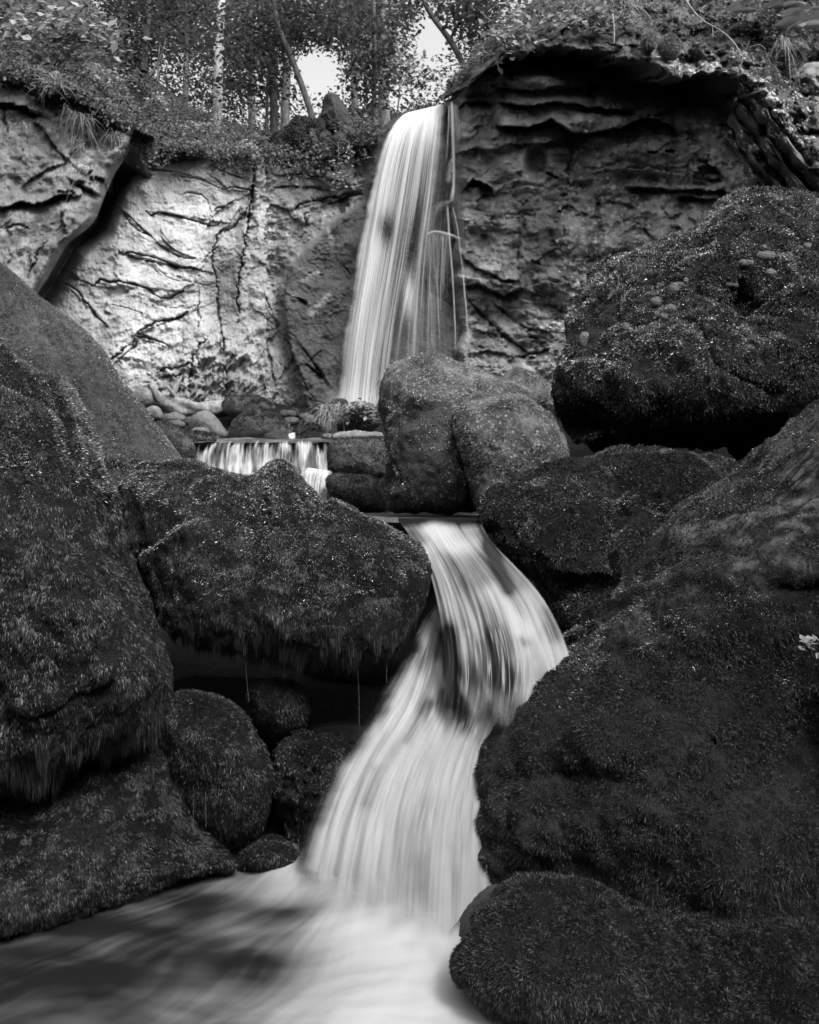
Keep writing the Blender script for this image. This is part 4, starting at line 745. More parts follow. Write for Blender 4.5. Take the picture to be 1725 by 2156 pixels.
boulder('boulder', 'small smooth wet rock nub at the water edge under the big glistening boulder',
        [(936, 1985), (942, 1958), (985, 1905), (1040, 1860), (1072, 1862), (1062, 1905), (1034, 1945), (1015, 1990), (1060, 2022), (960, 2016)], 2.3, .06, M_mossbase, .05, .1, ctr=(1010, 1950), nth=80, nr=30, lean=.9, amp=.02, freq=4, seed=24, fine=.004, cat='rock')
# stones in the hollow
def stone(label, ol, D, T, lo, hi, mat=None, name='stone', ms=None, group=None, **kw):
    kw = dict(dict(nth=70, nr=28, nb=6, amp=T * .14, freq=.35 / T, fine=T * .03, p=.8), **kw)
    return boulder(name, label, ol, D, T, mat or M_rock, lo, hi, cat='stone', mossy=ms, group=group, **kw)
HOL = 'mossy stones in the dark hollow'
stone('shaggy moss-covered stone low in the dark hollow, beside the tall boulder', [(330, 1480), (400, 1462), (470, 1470), (520, 1520), (560, 1600), (576, 1660), (560, 1740), (520, 1800), (440, 1810), (380, 1740), (330, 1600)], 2.95, .25, .006, .02, M_mossbase, group=HOL, seed=31,
      ms=[dict(n=22000, ln=.026, wd=.004, mat=M_moss, seed=31, tone=(.015, .06), droop=1.2, up=.35, clump=14)])
stone('round mossy stone hanging in the hollow under the wide boulder', [(520, 1450), (560, 1430), (620, 1432), (655, 1462), (658, 1510), (640, 1550), (600, 1568), (560, 1560), (530, 1520)], 3.25, .2, .006, .018, M_mossbase, group=HOL, seed=32,
      ms=[dict(n=9000, ln=.026, wd=.004, mat=M_moss, seed=32, tone=(.015, .055), droop=1.2, up=.35, clump=14)])
stone('wet glistening stone at the left edge of the cascade', [(578, 1600), (600, 1565), (640, 1552), (690, 1548), (740, 1560), (750, 1600), (700, 1690), (670, 1760), (640, 1810), (600, 1800), (585, 1720)], 3.0, .15, .004, .03, M_mossbase, group=HOL, seed=33, amp=.05, freq=6, ridge=.03, fine=.02, ms=[dict(n=7000, ln=.022, wd=.005, mat=M_moss, seed=33, tone=(.01, .06), droop=1.1, up=.3, clump=14)])
stone('flat wet stone wedged above the glistening one in the hollow', [(636, 1555), (645, 1532), (680, 1526), (740, 1530), (790, 1545), (780, 1575), (700, 1575)], 3.2, .12, .004, .02, M_mossbase, group=HOL, seed=34)
stone('small rounded wet stone where the pool meets the hollow', [(490, 1822), (512, 1786), (560, 1764), (606, 1776), (640, 1806), (652, 1838), (590, 1855), (510, 1850)], 2.82, .14, .006, .03, M_mossbase, group=HOL, seed=35, ms=[dict(n=3500, ln=.024, wd=.004, mat=M_moss, seed=35, tone=(.012, .05), droop=1.1, up=.3, clump=14)])
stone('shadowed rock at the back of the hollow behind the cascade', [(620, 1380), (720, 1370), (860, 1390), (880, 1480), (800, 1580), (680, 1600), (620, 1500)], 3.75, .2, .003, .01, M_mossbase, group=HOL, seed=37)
# ledge rocks beside the small fall
LG = 'rocks around the little ledge'
stone('flat-topped dark ledge block between the small fall and the tall grey boulder', [(688, 940), (700, 926), (740, 921), (800, 918), (820, 930), (820, 1002), (795, 1010), (740, 1002), (692, 994)], 7.15, .3, .05, .13, group=LG, seed=41, p=.4, ms=[dict(n=5000, ln=.03, wd=.01, mat=M_moss, seed=41, tone=(.03, .12), droop=.6, up=.6)])
stone('pale wet slab lying on the ledge block', [(694, 918), (712, 911), (760, 909), (800, 910), (812, 920), (770, 928), (705, 928)], 7.3, .15, .2, .34, M_wet, group=LG, seed=42, p=.5)
stone('low mossy rock under the ledge block, above the cascade pool', [(676, 1010), (700, 993), (740, 998), (800, 1010), (815, 1040), (815, 1075), (760, 1078), (700, 1060)], 6.6, .3, .06, .15, group=LG, seed=43, ms=[dict(n=8000, ln=.03, wd=.008, mat=M_mossdry_lit, seed=43, tone=(.04, .2), droop=.6, up=.6)])
stone('dark ledge wall behind the falling water of the small fall', [(395, 940), (420, 930), (560, 932), (690, 936), (700, 1000), (690, 1060), (400, 1060)], 7.35, .2, .03, .1, M_wet, group=LG, seed=44, p=.3)
stone('dark mossy bank stone left of the small fall', [(320, 900), (350, 880), (395, 905), (425, 935), (420, 985), (400, 1020), (340, 1010)], 7.3, .35, .04, .09, group=LG, seed=45, ms=[dict(n=7000, ln=.03, wd=.009, mat=M_moss, seed=45, tone=(.02, .09), droop=.7, up=.6)])
stone('flat mossy stone above the left end of the small fall', [(380, 918), (410, 908), (448, 914), (462, 928), (430, 940), (392, 940)], 7.6, .2, .04, .09, group=LG, seed=46, ms=[dict(n=3000, ln=.03, wd=.009, mat=M_moss, seed=46, tone=(.02, .1), droop=.5, up=.7)])
# loose stones at the foot of the wall: (label, cx, cy, rx, ry, depth, lo, hi, moss)
ST = [('mossy hump-backed stone behind the dark angular one, topmost of the heap', 530, 856, 58, 28, 9.8, .1, .2, 1), ('dark angular mossy stone above the small fall', 546, 900, 68, 33, 8.2, .05, .13, 1), ('pale smooth stone with a pointed right shoulder, left of the dark angular one', 440, 898, 42, 29, 8.7, .13, .24, 0), ('smooth grey stone under the driftwood log', 365, 882, 28, 11, 9.2, .1, .2, 0),
      ('small rounded stone below the smooth grey one', 369, 894, 20, 10, 8.9, .1, .18, 0), ('little pale wet stone beside the flat mossy one', 422, 909, 22, 9, 8.1, .25, .4, 0), ('round lichen-spotted stone right of the water spout', 652, 914, 30, 20, 8.1, .1, .22, 1), ('low wet stone left of the water spout', 578, 921, 32, 14, 8.05, .05, .12, 0),
      ('flat grey slab stone on the heap behind the lichen-spotted one', 606, 872, 18, 9, 9.2, .14, .24, 0), ('dark tilted slab stone under the flat grey one', 613, 887, 20, 9, 9., .06, .12, 0), ('black wet stone standing on end near the wall', 620, 868, 10, 11, 9.5, .02, .05, 0), ('grey pebble stone beside the black wet one', 640, 878, 12, 8, 9.5, .14, .22, 0), ('pale stone at the wall foot left of the mossy dark one', 655, 886, 18, 12, 9.2, .12, .22, 0),
      ('dark mossy stone left of the hanging grass', 682, 880, 22, 26, 9., .05, .1, 1), ('wet black stone on top of the hanging grass clump', 713, 850, 17, 9, 9.2, .02, .05, 0), ('rounded stone in front of the dark mossy one', 688, 902, 13, 16, 8.6, .1, .2, 0), ('small pale wet stone in the shallows right of the lichen-spotted one', 692, 920, 14, 7, 7.9, .25, .4, 0),
      ('pale block leaning on the slanting slab, near the root end of the log', 300, 840, 22, 24, 9.6, .2, .36, 0), ('pale and dark stone under the root end of the log', 322, 872, 20, 16, 9.2, .15, .35, 0), ('broad dark stone under the ferns by the waterfall foot', 748, 892, 56, 24, 8.7, .03, .08, 0), ('tiny grey stone in front of the pale pointed one', 476, 918, 16, 9, 8.3, .15, .25, 0), ('thin stone beside the pale pointed one', 398, 886, 12, 9, 9., .1, .18, 0)]
for k, (lb, cx, cy, rx, ry, D, lo, hi, ms) in enumerate(ST):
    a = np.linspace(0, 2 * np.pi, 12, endpoint=False); gg = np.random.default_rng(60 + k)
    rr = .88 + .22 * gg.random(12); ol = [(cx + rx * math.cos(t) * q, cy + ry * np.sign(math.sin(t)) * abs(math.sin(t)) ** .8 * q) for t, q in zip(a, rr)]
    if k == 1: ol = [(480, 905), (486, 880), (510, 868), (545, 858), (566, 864), (596, 885), (614, 908), (606, 926), (540, 934), (486, 930)]
    if k == 2: ol = [(397, 900), (402, 880), (422, 869), (442, 871), (456, 884), (474, 902), (480, 920), (450, 928), (405, 924)]
    T = max(.08, rx / F * D * .8)
    stone(lb, ol, D + T * .3, T, lo * .5, hi * .62, seed=60 + k, amp=T * .22, ridge=T * .12, group='loose stones at the foot of the wall', nth=44, nr=18, nb=5, mat=M_lich if 'lichen' in lb else (M_wet if 'wet' in lb else M_rock),
          ms=[dict(n=int(60 * rx), ln=.03, wd=.011, mat=M_moss, seed=60 + k, tone=(.03, .14), droop=.5, up=.7, mask=lambda px, py, c, n: sstep(-.2, .5, n[:, 2]))] if ms else None)
# slanting slab at the foot of the fall
V, Q, N, n = blob([(760, 560), (830, 560), (872, 586), (930, 632), (1000, 690), (1060, 740), (1112, 780), (1160, 830), (1160, 920), (760, 920), (740, 700)], 11.75, .25, ctr=(900, 780), nth=160, nr=50, amp=.06, freq=.9, seed=26, fine=.015, p=.5, lean=.15)
mk('slanting_slab', V, Q, M_cliffd, attrs={'tone': tone_of(n, .045, .11), 'lichen': 0 * n}, label='grey slab slanting down to the right behind the foot of the waterfall', cat='rock slab', kind='structure')

# ------------------------------------------------------------ driftwood log, stump, roots
log = empty('driftwood_log', tuple(U(400, 866, 9.7)), 'bleached driftwood log with a forked root end lying under the pale wall', 'log')
mk('log_trunk', *tube_arrays(line3([(318, 838, 10.0), (340, 848, 9.9), (375, 856, 9.8), (420, 862, 9.85), (470, 861, 10.05), (520, 855, 10.3)], 4), (.08, .125, .1, .085, .09, .08), 18, 3, .55), M_drift, log)
for pts, r in (([(352, 852, 9.85), (335, 838, 9.8), (322, 820, 9.75), (314, 812, 9.7)], (.09, .05, .02)), ([(362, 854, 9.8), (364, 838, 9.8), (368, 820, 9.8), (376, 800, 9.85)], (.06, .04, .025)), ([(370, 838, 9.8), (362, 826, 9.75), (352, 812, 9.75)], (.04, .015)), ([(330, 846, 9.9), (310, 842, 9.8), (296, 846, 9.7)], (.07, .03))):
    mk('root_prong', *tube_arrays(line3(pts), r, 9, 5, .4), M_drift, log)
for pts in (([(250, 764, 10.4), (262, 770, 10.3), (270, 790, 10.3)]), ([(272, 786, 10.3), (276, 800, 10.3), (268, 822, 10.3)])):
    pass
st = empty('tree_stump', tuple(U(715, 292, 13.)), 'broken dark tree stump leaning at the cliff edge beside the bright gap', 'tree stump')
V, Q, N, n = blob([(684, 285), (681, 250), (684, 222), (690, 203), (701, 200), (710, 212), (722, 226), (736, 244), (748, 262), (750, 284), (735, 298), (700, 300)], 13.2, .4, ctr=(708, 258), nth=90, nr=30, amp=.06, freq=3, seed=71, ridge=.05, fine=.02)
mk('stump_body', V, Q, M_rot, st)
for pts in ([(735, 282, 12.9), (752, 292, 12.8), (768, 300, 12.8)], [(690, 285, 12.9), (672, 300, 12.8), (650, 318, 12.8)], [(715, 290, 12.8), (720, 305, 12.7), (722, 330, 12.7)]):
    mk('root', *tube_arrays(line3(pts), (.12, .04), 8, 2, .4), M_rot, st)
rp = boulder('root_plate', 'dark tangled root plate and earth on the cliff top, below the leaning trunk', [(528, 322), (545, 300), (580, 288), (612, 292), (628, 268), (648, 258), (672, 266), (694, 280), (704, 300), (692, 326), (650, 337), (590, 338), (550, 336)], 13.0, .5, M_soil, .006, .02, cat='root plate', ctr=(620, 308), nth=100, nr=36, amp=.12, freq=2, ridge=.1, seed=73, fine=.03,
             mossy=[dict(n=5000, ln=.07, wd=.022, mat=M_moss, seed=73, tone=(.02, .09), droop=.5, up=.7, clump=4)])[0]
for k, (x0, y0, x1, y1) in enumerate([(560, 300, 552, 334), (590, 296, 600, 336), (625, 280, 610, 330), (655, 275, 668, 325), (540, 312, 520, 330), (682, 290, 712, 318)]):
    mk('root', *tube_arrays(line3([(x0, y0, 12.6), ((x0 + x1) / 2 + 5, (y0 + y1) / 2, 12.5), (x1, y1, 12.6)]), (.05, .03), 7, k, .3), M_rot, rp)

# ------------------------------------------------------------ forest: slope, floor, trees
bx = np.linspace(-170, 800, 160)
E = np.interp(bx, [-170, 0, 60, 110, 150, 200, 250, 285, 300, 340, 420, 480, 540, 640, 720, 800], [150, 165, 172, 188, 205, 230, 258, 285, 306, 314, 324, 332, 338, 338, 318, 290])
E = E + 6 * perlin(np.stack([bx / 18, bx * 0, bx * 0], -1), 4)
TT = np.interp(bx, [-170, 0, 150, 250, 320, 400, 520, 620, 800], [-260, -160, -40, 60, 160, 225, 268, 285, 262])
D0 = np.interp(bx, [-170, 0, 250, 300, 340, 540, 800], [10.6, 10.4, 10.7, 11.4, 11.75, 12.3, 12.4]); D1 = np.interp(bx, [-170, 250, 540, 800], [18, 20, 22, 24])
v = np.linspace(0, 1, 110)[:, None]; px = bx[None] + 0 * v; py = E + (TT - E) * v ** .9; d = D0 + (D1 - D0) * v
d = d + .5 * fbm(np.stack([px / 60, py / 40, px * 0], -1), 4, .5, 81) * np.clip(v * 5, .1, 1)
SLOPE = U(px, py, d)
VV = np.concatenate([SLOPE[:1] + np.array([0, 2.4, -.5]), SLOPE[:1] + np.array([0, .5, -.1]), SLOPE], 0)
mk('forest_slope', VV, grid_faces(*VV.shape[:2]), M_soil, attrs={'tone': np.full(VV.shape[:2], .06)}, kind='structure', label='steep forest slope above the pale rock face', cat='slope')
x, y = np.meshgrid(np.linspace(-60, 60, 70), np.linspace(13.2, 90, 60)); z = 6.6 + (y - 13) * .06 + .3 * fbm(np.stack([x / 3, y / 3, x * 0], -1), 3, .5, 5) + np.clip((-x - 6) * .35, 0, 14) + np.clip((x - 5) * .4, 0, 12)
mk('forest_floor', np.stack([x, y, z], -1), grid_faces(*x.shape), M_soil, attrs={'tone': np.full(x.shape, .06)}, kind='structure', label='forest floor on top of the cliff', cat='forest floor')
def gaps(px, py):
    k = 0 * px
    for cx, cy, sx, sy, a in ((672, 165, 42, 70, 1.15), (640, 130, 25, 30, .6), (705, 130, 25, 30, .5), (905, 50, 45, 60, .95), (885, 130, 40, 50, .8), (840, 215, 30, 25, .9), (620, 275, 20, 15, .8), (600, 210, 16, 50, .6), (720, 200, 20, 30, .5), (840, 100, 10, 60, .5), (440, 40, 60, 30, .35), (390, 200, 22, 14, .3), (760, 200, 14, 50, .35), (925, 90, 30, 40, .5), (560, 10, 120, 20, .3)):
        k = k + a * gauss(px, py, cx, cy, sx, sy)
    return np.clip(k, 0, 1)
def cloud(n, cx, cy, rx, ry, dlo, dhi, seed, per=45, sp=.42, keep=1., flat=.12):
    n = int(n * 1.3)
    """leaf positions in flattened sprays spread through a crown"""
    g = np.random.default_rng(seed); m = max(3, n // per)
    a = g.random(m) * 2 * np.pi; r = np.sqrt(g.random(m)); qx = cx + rx * r * np.cos(a); qy = cy + ry * r * np.sin(a); qd = g.uniform(dlo, dhi, m)
    ok = g.random(m) > gaps(qx, qy) * keep; qx, qy, qd = qx[ok], qy[ok], qd[ok]; C = U(qx, qy, qd)
    tl = g.normal(size=(len(C), 3)) * .25 + [0, 0, 1]; P = np.repeat(C, per, 0); s = sp * (.5 + g.random((len(C), 1, 1)))
    off = g.normal(size=(len(C), per, 3)) * np.array([1, .8, flat]) * s; off[..., 2] += -off[..., 0] * tl[:, None, 0] * .6 - .25 * np.abs(off[..., 0]) * .5
    P = P + off.reshape(-1, 3); N = np.repeat(norm(tl), per, 0)
    qx = W / 2 + P[:, 0] / P[:, 1] * F; qy = HOR - (P[:, 2] - CAM_Z) / P[:, 1] * F
    ok = g.random(len(P)) > (gaps(qx, qy) * keep) ** 1.5
    return P[ok], N[ok]
def tree(label, trunk, r, crown, bark, limbs=(), size=.1, tone=(.03, .11), seed=0, group='trees on the cliff top', rough=.12):
    t = empty('tree', tuple(U(*trunk[0])), label, 'tree', group)
    mk('trunk', *tube_arrays(line3(trunk), r, 10, seed, rough), bark, t)
    for pts, lr in limbs: mk('limb', *tube_arrays(line3(pts), lr, 7, seed + 1, .1), bark, t)
    if crown:
        PN = [cloud(*c, seed=seed * 10 + i) if len(c) == 7 else cloud(*c[:7], seed=seed * 10 + i, **c[7]) for i, c in enumerate(crown)]
        leaves('crown', t, np.vstack([p for p, _ in PN]), np.vstack([n for _, n in PN]), size, M_leaf, tone, seed)
    return t
tree('pale mottled straight trunk, the brightest in the wood', [(456, 280, 18), (459, 200, 18), (461, 120, 18), (464, 60, 18), (468, -40, 18), (472, -160, 18)], (.11, .1, .09, .08), [(1500, 430, 20, 90, 60, 18.4, 20), (1500, 380, -20, 110, 60, 18.3, 20.5), (900, 510, 100, 50, 40, 18.2, 19.5)], M_barkp, [([(462, 100, 18), (490, 70, 17.8), (520, 50, 17.6)], (.03, .01))], seed=1, tone=(.06, .2))
tree('dark forked trunk with a long branch reaching left, beside the bright gap', [(578, 292, 16.5), (577, 220, 16.5), (574, 150, 16.5), (570, 100, 16.5), (588, 50, 16.5), (600, 0, 16.5), (610, -80, 16.5)], (.085, .08, .07, .06, .04), [(2000, 560, 40, 120, 70, 15.6, 17.5), (900, 540, 150, 50, 60, 15.5, 17), (700, 640, 60, 60, 50, 15.6, 17)], M_bark,
     [([(569, 108, 16.5), (550, 95, 16.3), (520, 80, 16.1), (488, 70, 15.9)], (.035, .012)), ([(572, 118, 16.5), (583, 80, 16.3), (594, 48, 16.2)], (.03, .01)), ([(561, 285, 16.4), (563, 190, 16.4), (567, 110, 16.4)], (.035, .03))], seed=2)
tree('pale grey trunk just left of the bright gap', [(599, 295, 21), (601, 220, 21), (604, 150, 21), (608, 60, 21), (610, -80, 21)], (.13, .12, .11, .1), [(1500, 640, 0, 110, 60, 19, 23), (900, 600, 90, 70, 60, 19, 22)], M_barkm, seed=3)
tree('slim dark trunk leaning to the left across the bright gap', [(664, 275, 15.8), (660, 255, 15.8), (648, 215, 15.8), (632, 170, 15.8), (612, 115, 15.8), (592, 75, 15.8), (578, 20, 15.8), (570, -80, 15.8)], (.075, .065, .06, .05, .03), [(900, 610, 30, 90, 50, 15, 16.6)], M_bark, [([(612, 115, 15.8), (640, 90, 15.6), (668, 78, 15.4)], (.02, .008))], seed=4)
tree('thin black trunk left of the waterfall lip', [(786, 300, 16), (788, 220, 16), (789, 120, 16), (787, 40, 16), (785, -80, 16)], (.055, .05, .045, .04), [(1400, 780, 60, 70, 90, 15.2, 17), (700, 800, 170, 40, 50, 15.4, 16.6)], M_bark, seed=5)
tree('broad grey trunk behind the thin black one', [(812, 280, 22), (808, 220, 22), (806, 120, 22), (803, 0, 22), (800, -100, 22)], (.19, .15, .13, .12), [(1700, 800, 20, 110, 70, 20, 24), (800, 745, 130, 60, 70, 20, 23)], M_barkm, seed=6)
tree('spindly young tree with pale leaf sprays over the waterfall lip', [(836, 250, 18), (842, 190, 18), (846, 130, 18), (850, 60, 18)], (.02, .016, .012), [(500, 822, 140, 46, 22, 16, 17.5, dict(keep=.2)), (300, 850, 90, 50, 40, 17, 19)], M_bark, seed=7, tone=(.16, .4))
tree('dark trunk leaning left over the rock brow', [(984, 160, 14.5), (968, 118, 14.5), (944, 78, 14.5), (912, 38, 14.5), (890, 0, 14.5), (878, -60, 14.5)], (.06, .055, .045, .035), [(1800, 960, 40, 90, 70, 13.6, 15.6), (900, 1010, 20, 70, 50, 13, 15), (700, 905, 110, 50, 50, 14, 16)], M_bark, [([(948, 84, 14.5), (965, 50, 14.3), (985, 20, 14.2)], (.025, .01))], seed=8)
tree('dark conifer with drooping boughs at the upper left', [(255, 230, 15.5), (256, 100, 15.5), (258, -40, 15.5)], (.12, .1, .08), [(3200, 255, 70, 62, 120, 14.6, 16.4, dict(sp=.34, flat=.3, keep=0)), (900, 320, 60, 40, 70, 15, 16.5, dict(keep=0))], M_bark, size=.06, tone=(.015, .06), seed=9)
tree('dark stub of a trunk on the slope right of the conifer', [(302, 150, 15), (305, 120, 15), (309, 85, 15), (312, 40, 15), (315, -40, 15)], (.07, .06, .05), [(900, 340, 20, 70, 60, 14.4, 16)], M_bark, seed=10)
tree('thin sapling bending to the right on the slope', [(316, 160, 14), (326, 145, 14), (338, 122, 14), (346, 100, 14), (350, 80, 14)], (.022, .02, .012), [(350, 360, 80, 40, 30, 13.6, 14.6)], M_barkm, [([(332, 170, 14), (334, 120, 14), (340, 60, 14)], (.014, .01))], seed=11)
tree('dim far trunk between the pale one and the forked one', [(530, 280, 27), (531, 180, 27), (530, 60, 27), (529, -60, 27)], (.13, .12, .1), [(1200, 520, 60, 90, 90, 25, 28)], M_barkm, seed=12)
tree('dim far trunk between the stump and the thin black trunk', [(748, 260, 27), (747, 180, 27), (745, 80, 27), (744, -60, 27)], (.13, .12, .1), [(1200, 740, 70, 60, 90, 25, 28)], M_barkm, seed=13)
tree('slender far trunk near the frame top above the conifer slope', [(390, 250, 25), (392, 150, 25), (393, 40, 25), (392, -60, 25)], (.1, .09, .08), [(1500, 395, 90, 80, 90, 23, 26)], M_barkm, seed=14)
# far wood
PN = [cloud(6120, 560, 80, 330, 210, 28, 42, 201, sp=.7), cloud(4420, 880, 90, 150, 200, 26, 40, 202, sp=.7), cloud(4760, 340, 90, 200, 200, 24, 36, 203, sp=.7, keep=.6), cloud(3740, 560, 230, 250, 60, 24, 36, 204, sp=.6), cloud(2380, 820, 250, 130, 40, 24, 34, 205, sp=.6), cloud(5950, 560, -40, 460, 70, 24, 38, 206, sp=.8, keep=.5)]
leaves('distant_foliage', None, np.vstack([p for p, _ in PN]), np.vstack([n for _, n in PN]), .145, M_leaf, (.03, .10), 31, label='mass of far leaves behind the trunks', cat='foliage')
# ground cover on the slope
def scatter(S, n, seed, lo=0., hi=1., lift=.12, dens=None):
    g = np.random.default_rng(seed); nv, nu = S.shape[:2]
    i = (lo + (hi - lo) * g.random(n) ** 1.3) * (nv - 1.01); j = g.random(n) * (nu - 1.01); a, b = i.astype(int), j.astype(int); fi, fj = (i - a)[:, None], (j - b)[:, None]
    P = S[a, b] * (1 - fi) * (1 - fj) + S[a + 1, b] * fi * (1 - fj) + S[a, b + 1] * (1 - fi) * fj + S[a + 1, b + 1] * fi * fj
    cl = perlin(P * 1.7, seed) + .5 * perlin(P * 4.5, seed + 1); P = P + np.array([0, -.5, .7]) * (lift * (g.random(n) * 1.2 + 1.6 * np.clip(cl, -.2, 1)))[:, None]
    return P, cl
def cover(name, S, n, seed, size, tone, mat, label, **kw):
    P, cl = scatter(S, n, seed, **kw); k = cl > -.33; P = P[k]
    return leaves(name, None, P, np.tile([0, -.45, .85], (len(P), 1)), size, mat, tone, seed, label=label, cat='ground cover', flat=.45)
cover('undergrowth', SLOPE, 42000, 301, .055, (.03, .15), M_under, 'dense low leafy undergrowth covering the slope above the rock face', lift=.2, hi=.85)
g = np.random.default_rng(77); P, cl = scatter(SLOPE, 9000, 305, 0, .05, .1); P = P[cl > -.4]; P = P + np.stack([0 * P[:, 0], -.12 - .1 * g.random(len(P)), -.34 * g.random(len(P)) ** 1.5 * (.3 + np.clip(1.8 * perlin(P * 1.3, 8) + .5, 0, 1.3))], -1)
leaves('hanging_growth', None, P, np.tile([0, -.8, .5], (len(P), 1)), .055, M_under, (.03, .16), 306, label='leaves and moss hanging over the top edge of the rock faces', cat='ground cover', flat=.5)
# ------------------------------------------------------------ plants one can pick out
def leafy_plant(name, label, cat, base, stems, n, size, tone, mat=None, seed=0, sp=.22, group=None, per=12, r=.008):
    o = empty(name, tuple(U(*base)), label, cat, group); Ps, Ns = [], []
    g = np.random.default_rng(seed + 40)
    for pts in stems:
        q = line3(pts); mk('stem', *tube_arrays(q, (r, r * .5), 5, seed), M_bark, o)
        k = g.integers(len(q) // 3, len(q), n // len(stems)); off = g.normal(size=(len(k), 3)) * sp * np.array([1, .7, .45])
        Ps.append(q[k] + off); Ns.append(np.tile([0, -.5, .85], (len(k), 1)))
    leaves('leaf_spray', o, np.vstack(Ps), np.vstack(Ns), size, mat or M_under, tone, seed, flat=.3)
    return o
leafy_plant('shrub', 'broad-leaved pale shrub on the slope at the upper left', 'shrub', (110, 140, 11.6), [[(110, 140, 11.6), (100, 90, 11.3), (90, 50, 11.1)], [(115, 140, 11.6), (140, 80, 11.3), (160, 50, 11.1)], [(120, 140, 11.6), (160, 100, 11.3), (190, 80, 11.2)]], 420, .15, (.14, .36), seed=1, sp=.28)
leafy_plant('shrub', 'low broad-leaved shrub right of the pale one, drooping towards the conifer', 'shrub', (215, 120, 12), [[(215, 130, 12), (218, 90, 11.8), (225, 60, 11.6)], [(210, 130, 12), (190, 110, 11.8), (180, 95, 11.6)]], 130, .13, (.12, .32), seed=2)
leafy_plant('shrub', 'dim shrub in the top left corner', 'shrub', (20, 120, 12.5), [[(20, 130, 12.5), (20, 60, 12.3), (10, 10, 12.2)], [(25, 130, 12.5), (60, 60, 12.3), (50, 10, 12.2)]], 500, .12, (.06, .2), seed=3, sp=.4)
leafy_plant('shrub', 'small rounded pale bush just above the head of the cleft', 'shrub', (240, 185, 11.3), [[(240, 190, 11.3), (240, 172, 11.2), (245, 162, 11.2)]], 200, .07, (.14, .36), seed=4, sp=.14)
leafy_plant('fern', 'pale fern frond leaning out over the top of the pale rock face', 'fern', (310, 235, 12), [[(305, 235, 12), (318, 220, 11.8), (336, 210, 11.7)]], 160, .06, (.2, .42), seed=5, sp=.08)
leafy_plant('fern', 'fern on the cliff top below the pale trunk', 'fern', (430, 275, 13.2), [[(425, 285, 13.2), (415, 270, 13), (400, 266, 12.9)], [(425, 285, 13.2), (440, 268, 13), (455, 266, 12.9)]], 260, .06, (.12, .3), seed=6, sp=.12)
leafy_plant('seedling_plant', 'small leafy plant at the edge of the cliff left of the root plate', 'plant', (515, 312, 12.2), [[(510, 320, 12.2), (518, 308, 12.1), (532, 310, 12)]], 90, .07, (.15, .38), seed=7, sp=.1)
leafy_plant('trailing_plant', 'trailing creeper hanging down the wall below the stump', 'creeper', (712, 300, 12.1), [[(712, 300, 12.05), (714, 340, 11.95), (716, 375, 11.9), (713, 395, 11.9)], [(735, 300, 12), (738, 320, 11.9), (728, 345, 11.9)]], 130, .06, (.1, .34), seed=8, sp=.07)
leafy_plant('shrub', 'dark bushy growth right of the stump at the waterfall lip', 'shrub', (765, 290, 12.4), [[(750, 300, 12.4), (750, 285, 12.3), (748, 275, 12.3)], [(775, 300, 12.4), (778, 290, 12.3), (780, 280, 12.3)]], 420, .06, (.04, .14), seed=9, sp=.22)
leafy_plant('bramble', 'leafy bramble spilling over the left end of the rock brow', 'bramble', (1120, 60, 11.2), [[(1180, 30, 11.2), (1130, 45, 10.8), (1090, 60, 10.4), (1050, 85, 10.2)], [(1140, 60, 11), (1100, 80, 10.5), (1070, 92, 10.2), (1030, 105, 10.2)], [(1160, 40, 11), (1200, 50, 10.5), (1240, 40, 10.3)], [(1120, 40, 11.2), (1090, 40, 10.9), (1060, 50, 10.7)]], 520, .11, (.1, .3), seed=10, sp=.17)
leafy_plant('bramble', 'leafy shoot in the middle of the brow above the moss cushions', 'bramble', (1290, 50, 10.8), [[(1285, 60, 10.8), (1300, 40, 10.4), (1330, 30, 10.3)], [(1285, 60, 10.8), (1270, 45, 10.4), (1250, 36, 10.3)]], 170, .11, (.1, .3), seed=11, sp=.15)
leafy_plant('shrub', 'low leafy growth filling the top right corner above the brow', 'shrub', (1690, 60, 10.2), [[(1720, 70, 10.2), (1690, 30, 10.1), (1660, 10, 10.1)], [(1700, 80, 10.2), (1660, 50, 10.1), (1620, 20, 10.2)], [(1740, 90, 10), (1725, 40, 9.9), (1720, 0, 9.9)], [(1620, 60, 10.3), (1590, 30, 10.3), (1560, 5, 10.3)]], 1500, .07, (.05, .24), seed=15, sp=.24)
def fern(label, base, n, ln, D, tone, seed, group='ferns on the rock brow', dirv=(0, -.6, .3), spread=.9):
    o = empty('fern', tuple(U(*base, D)), label, 'fern', group); g = np.random.default_rng(seed); b = U(*base, D)
    for k in range(n):
        a = 2 * np.pi * k / n + g.random() * .5; dv = norm(np.array([math.cos(a) * spread, -.5 + .3 * math.sin(a), .35 + .3 * math.sin(a)])); l = ln * g.uniform(.7, 1.1)
        s = np.linspace(0, 1, 16)[:, None]; q = b + dv * l * s + np.array([0, 0, -1]) * l * .55 * s ** 2
        side = norm(np.cross(dv, [0, .3, 1])); w = l * .2 * np.sin(np.pi * np.clip(s * .85 + .15, 0, 1)) ** .8
        V = []
        for i in range(1, 16):
            for sg in (-1, 1):
                p = q[i]; tip = p + sg * side * w[i] + (q[i] - q[i - 1]) * .9; e = (q[i] - q[i - 1]) * .38
                V += [p - e, p + sg * side * w[i] * .6 - e * .2, tip, p + e]
        mk('frond', np.array(V), np.arange(len(V)).reshape(-1, 4), M_under, o, False, {'tone': np.full(len(V), g.uniform(*tone))})
fern('drooping fern at the top right corner of the brow', (1690, 62), 9, .55, 9.6, (.12, .3), 1); fern('smaller fern on the brow left of the corner one', (1648, 20), 7, .45, 9.9, (.1, .26), 2); fern('fern sprouting over the moss cushions at the frame top', (1560, 28), 7, .4, 10, (.1, .25), 3)
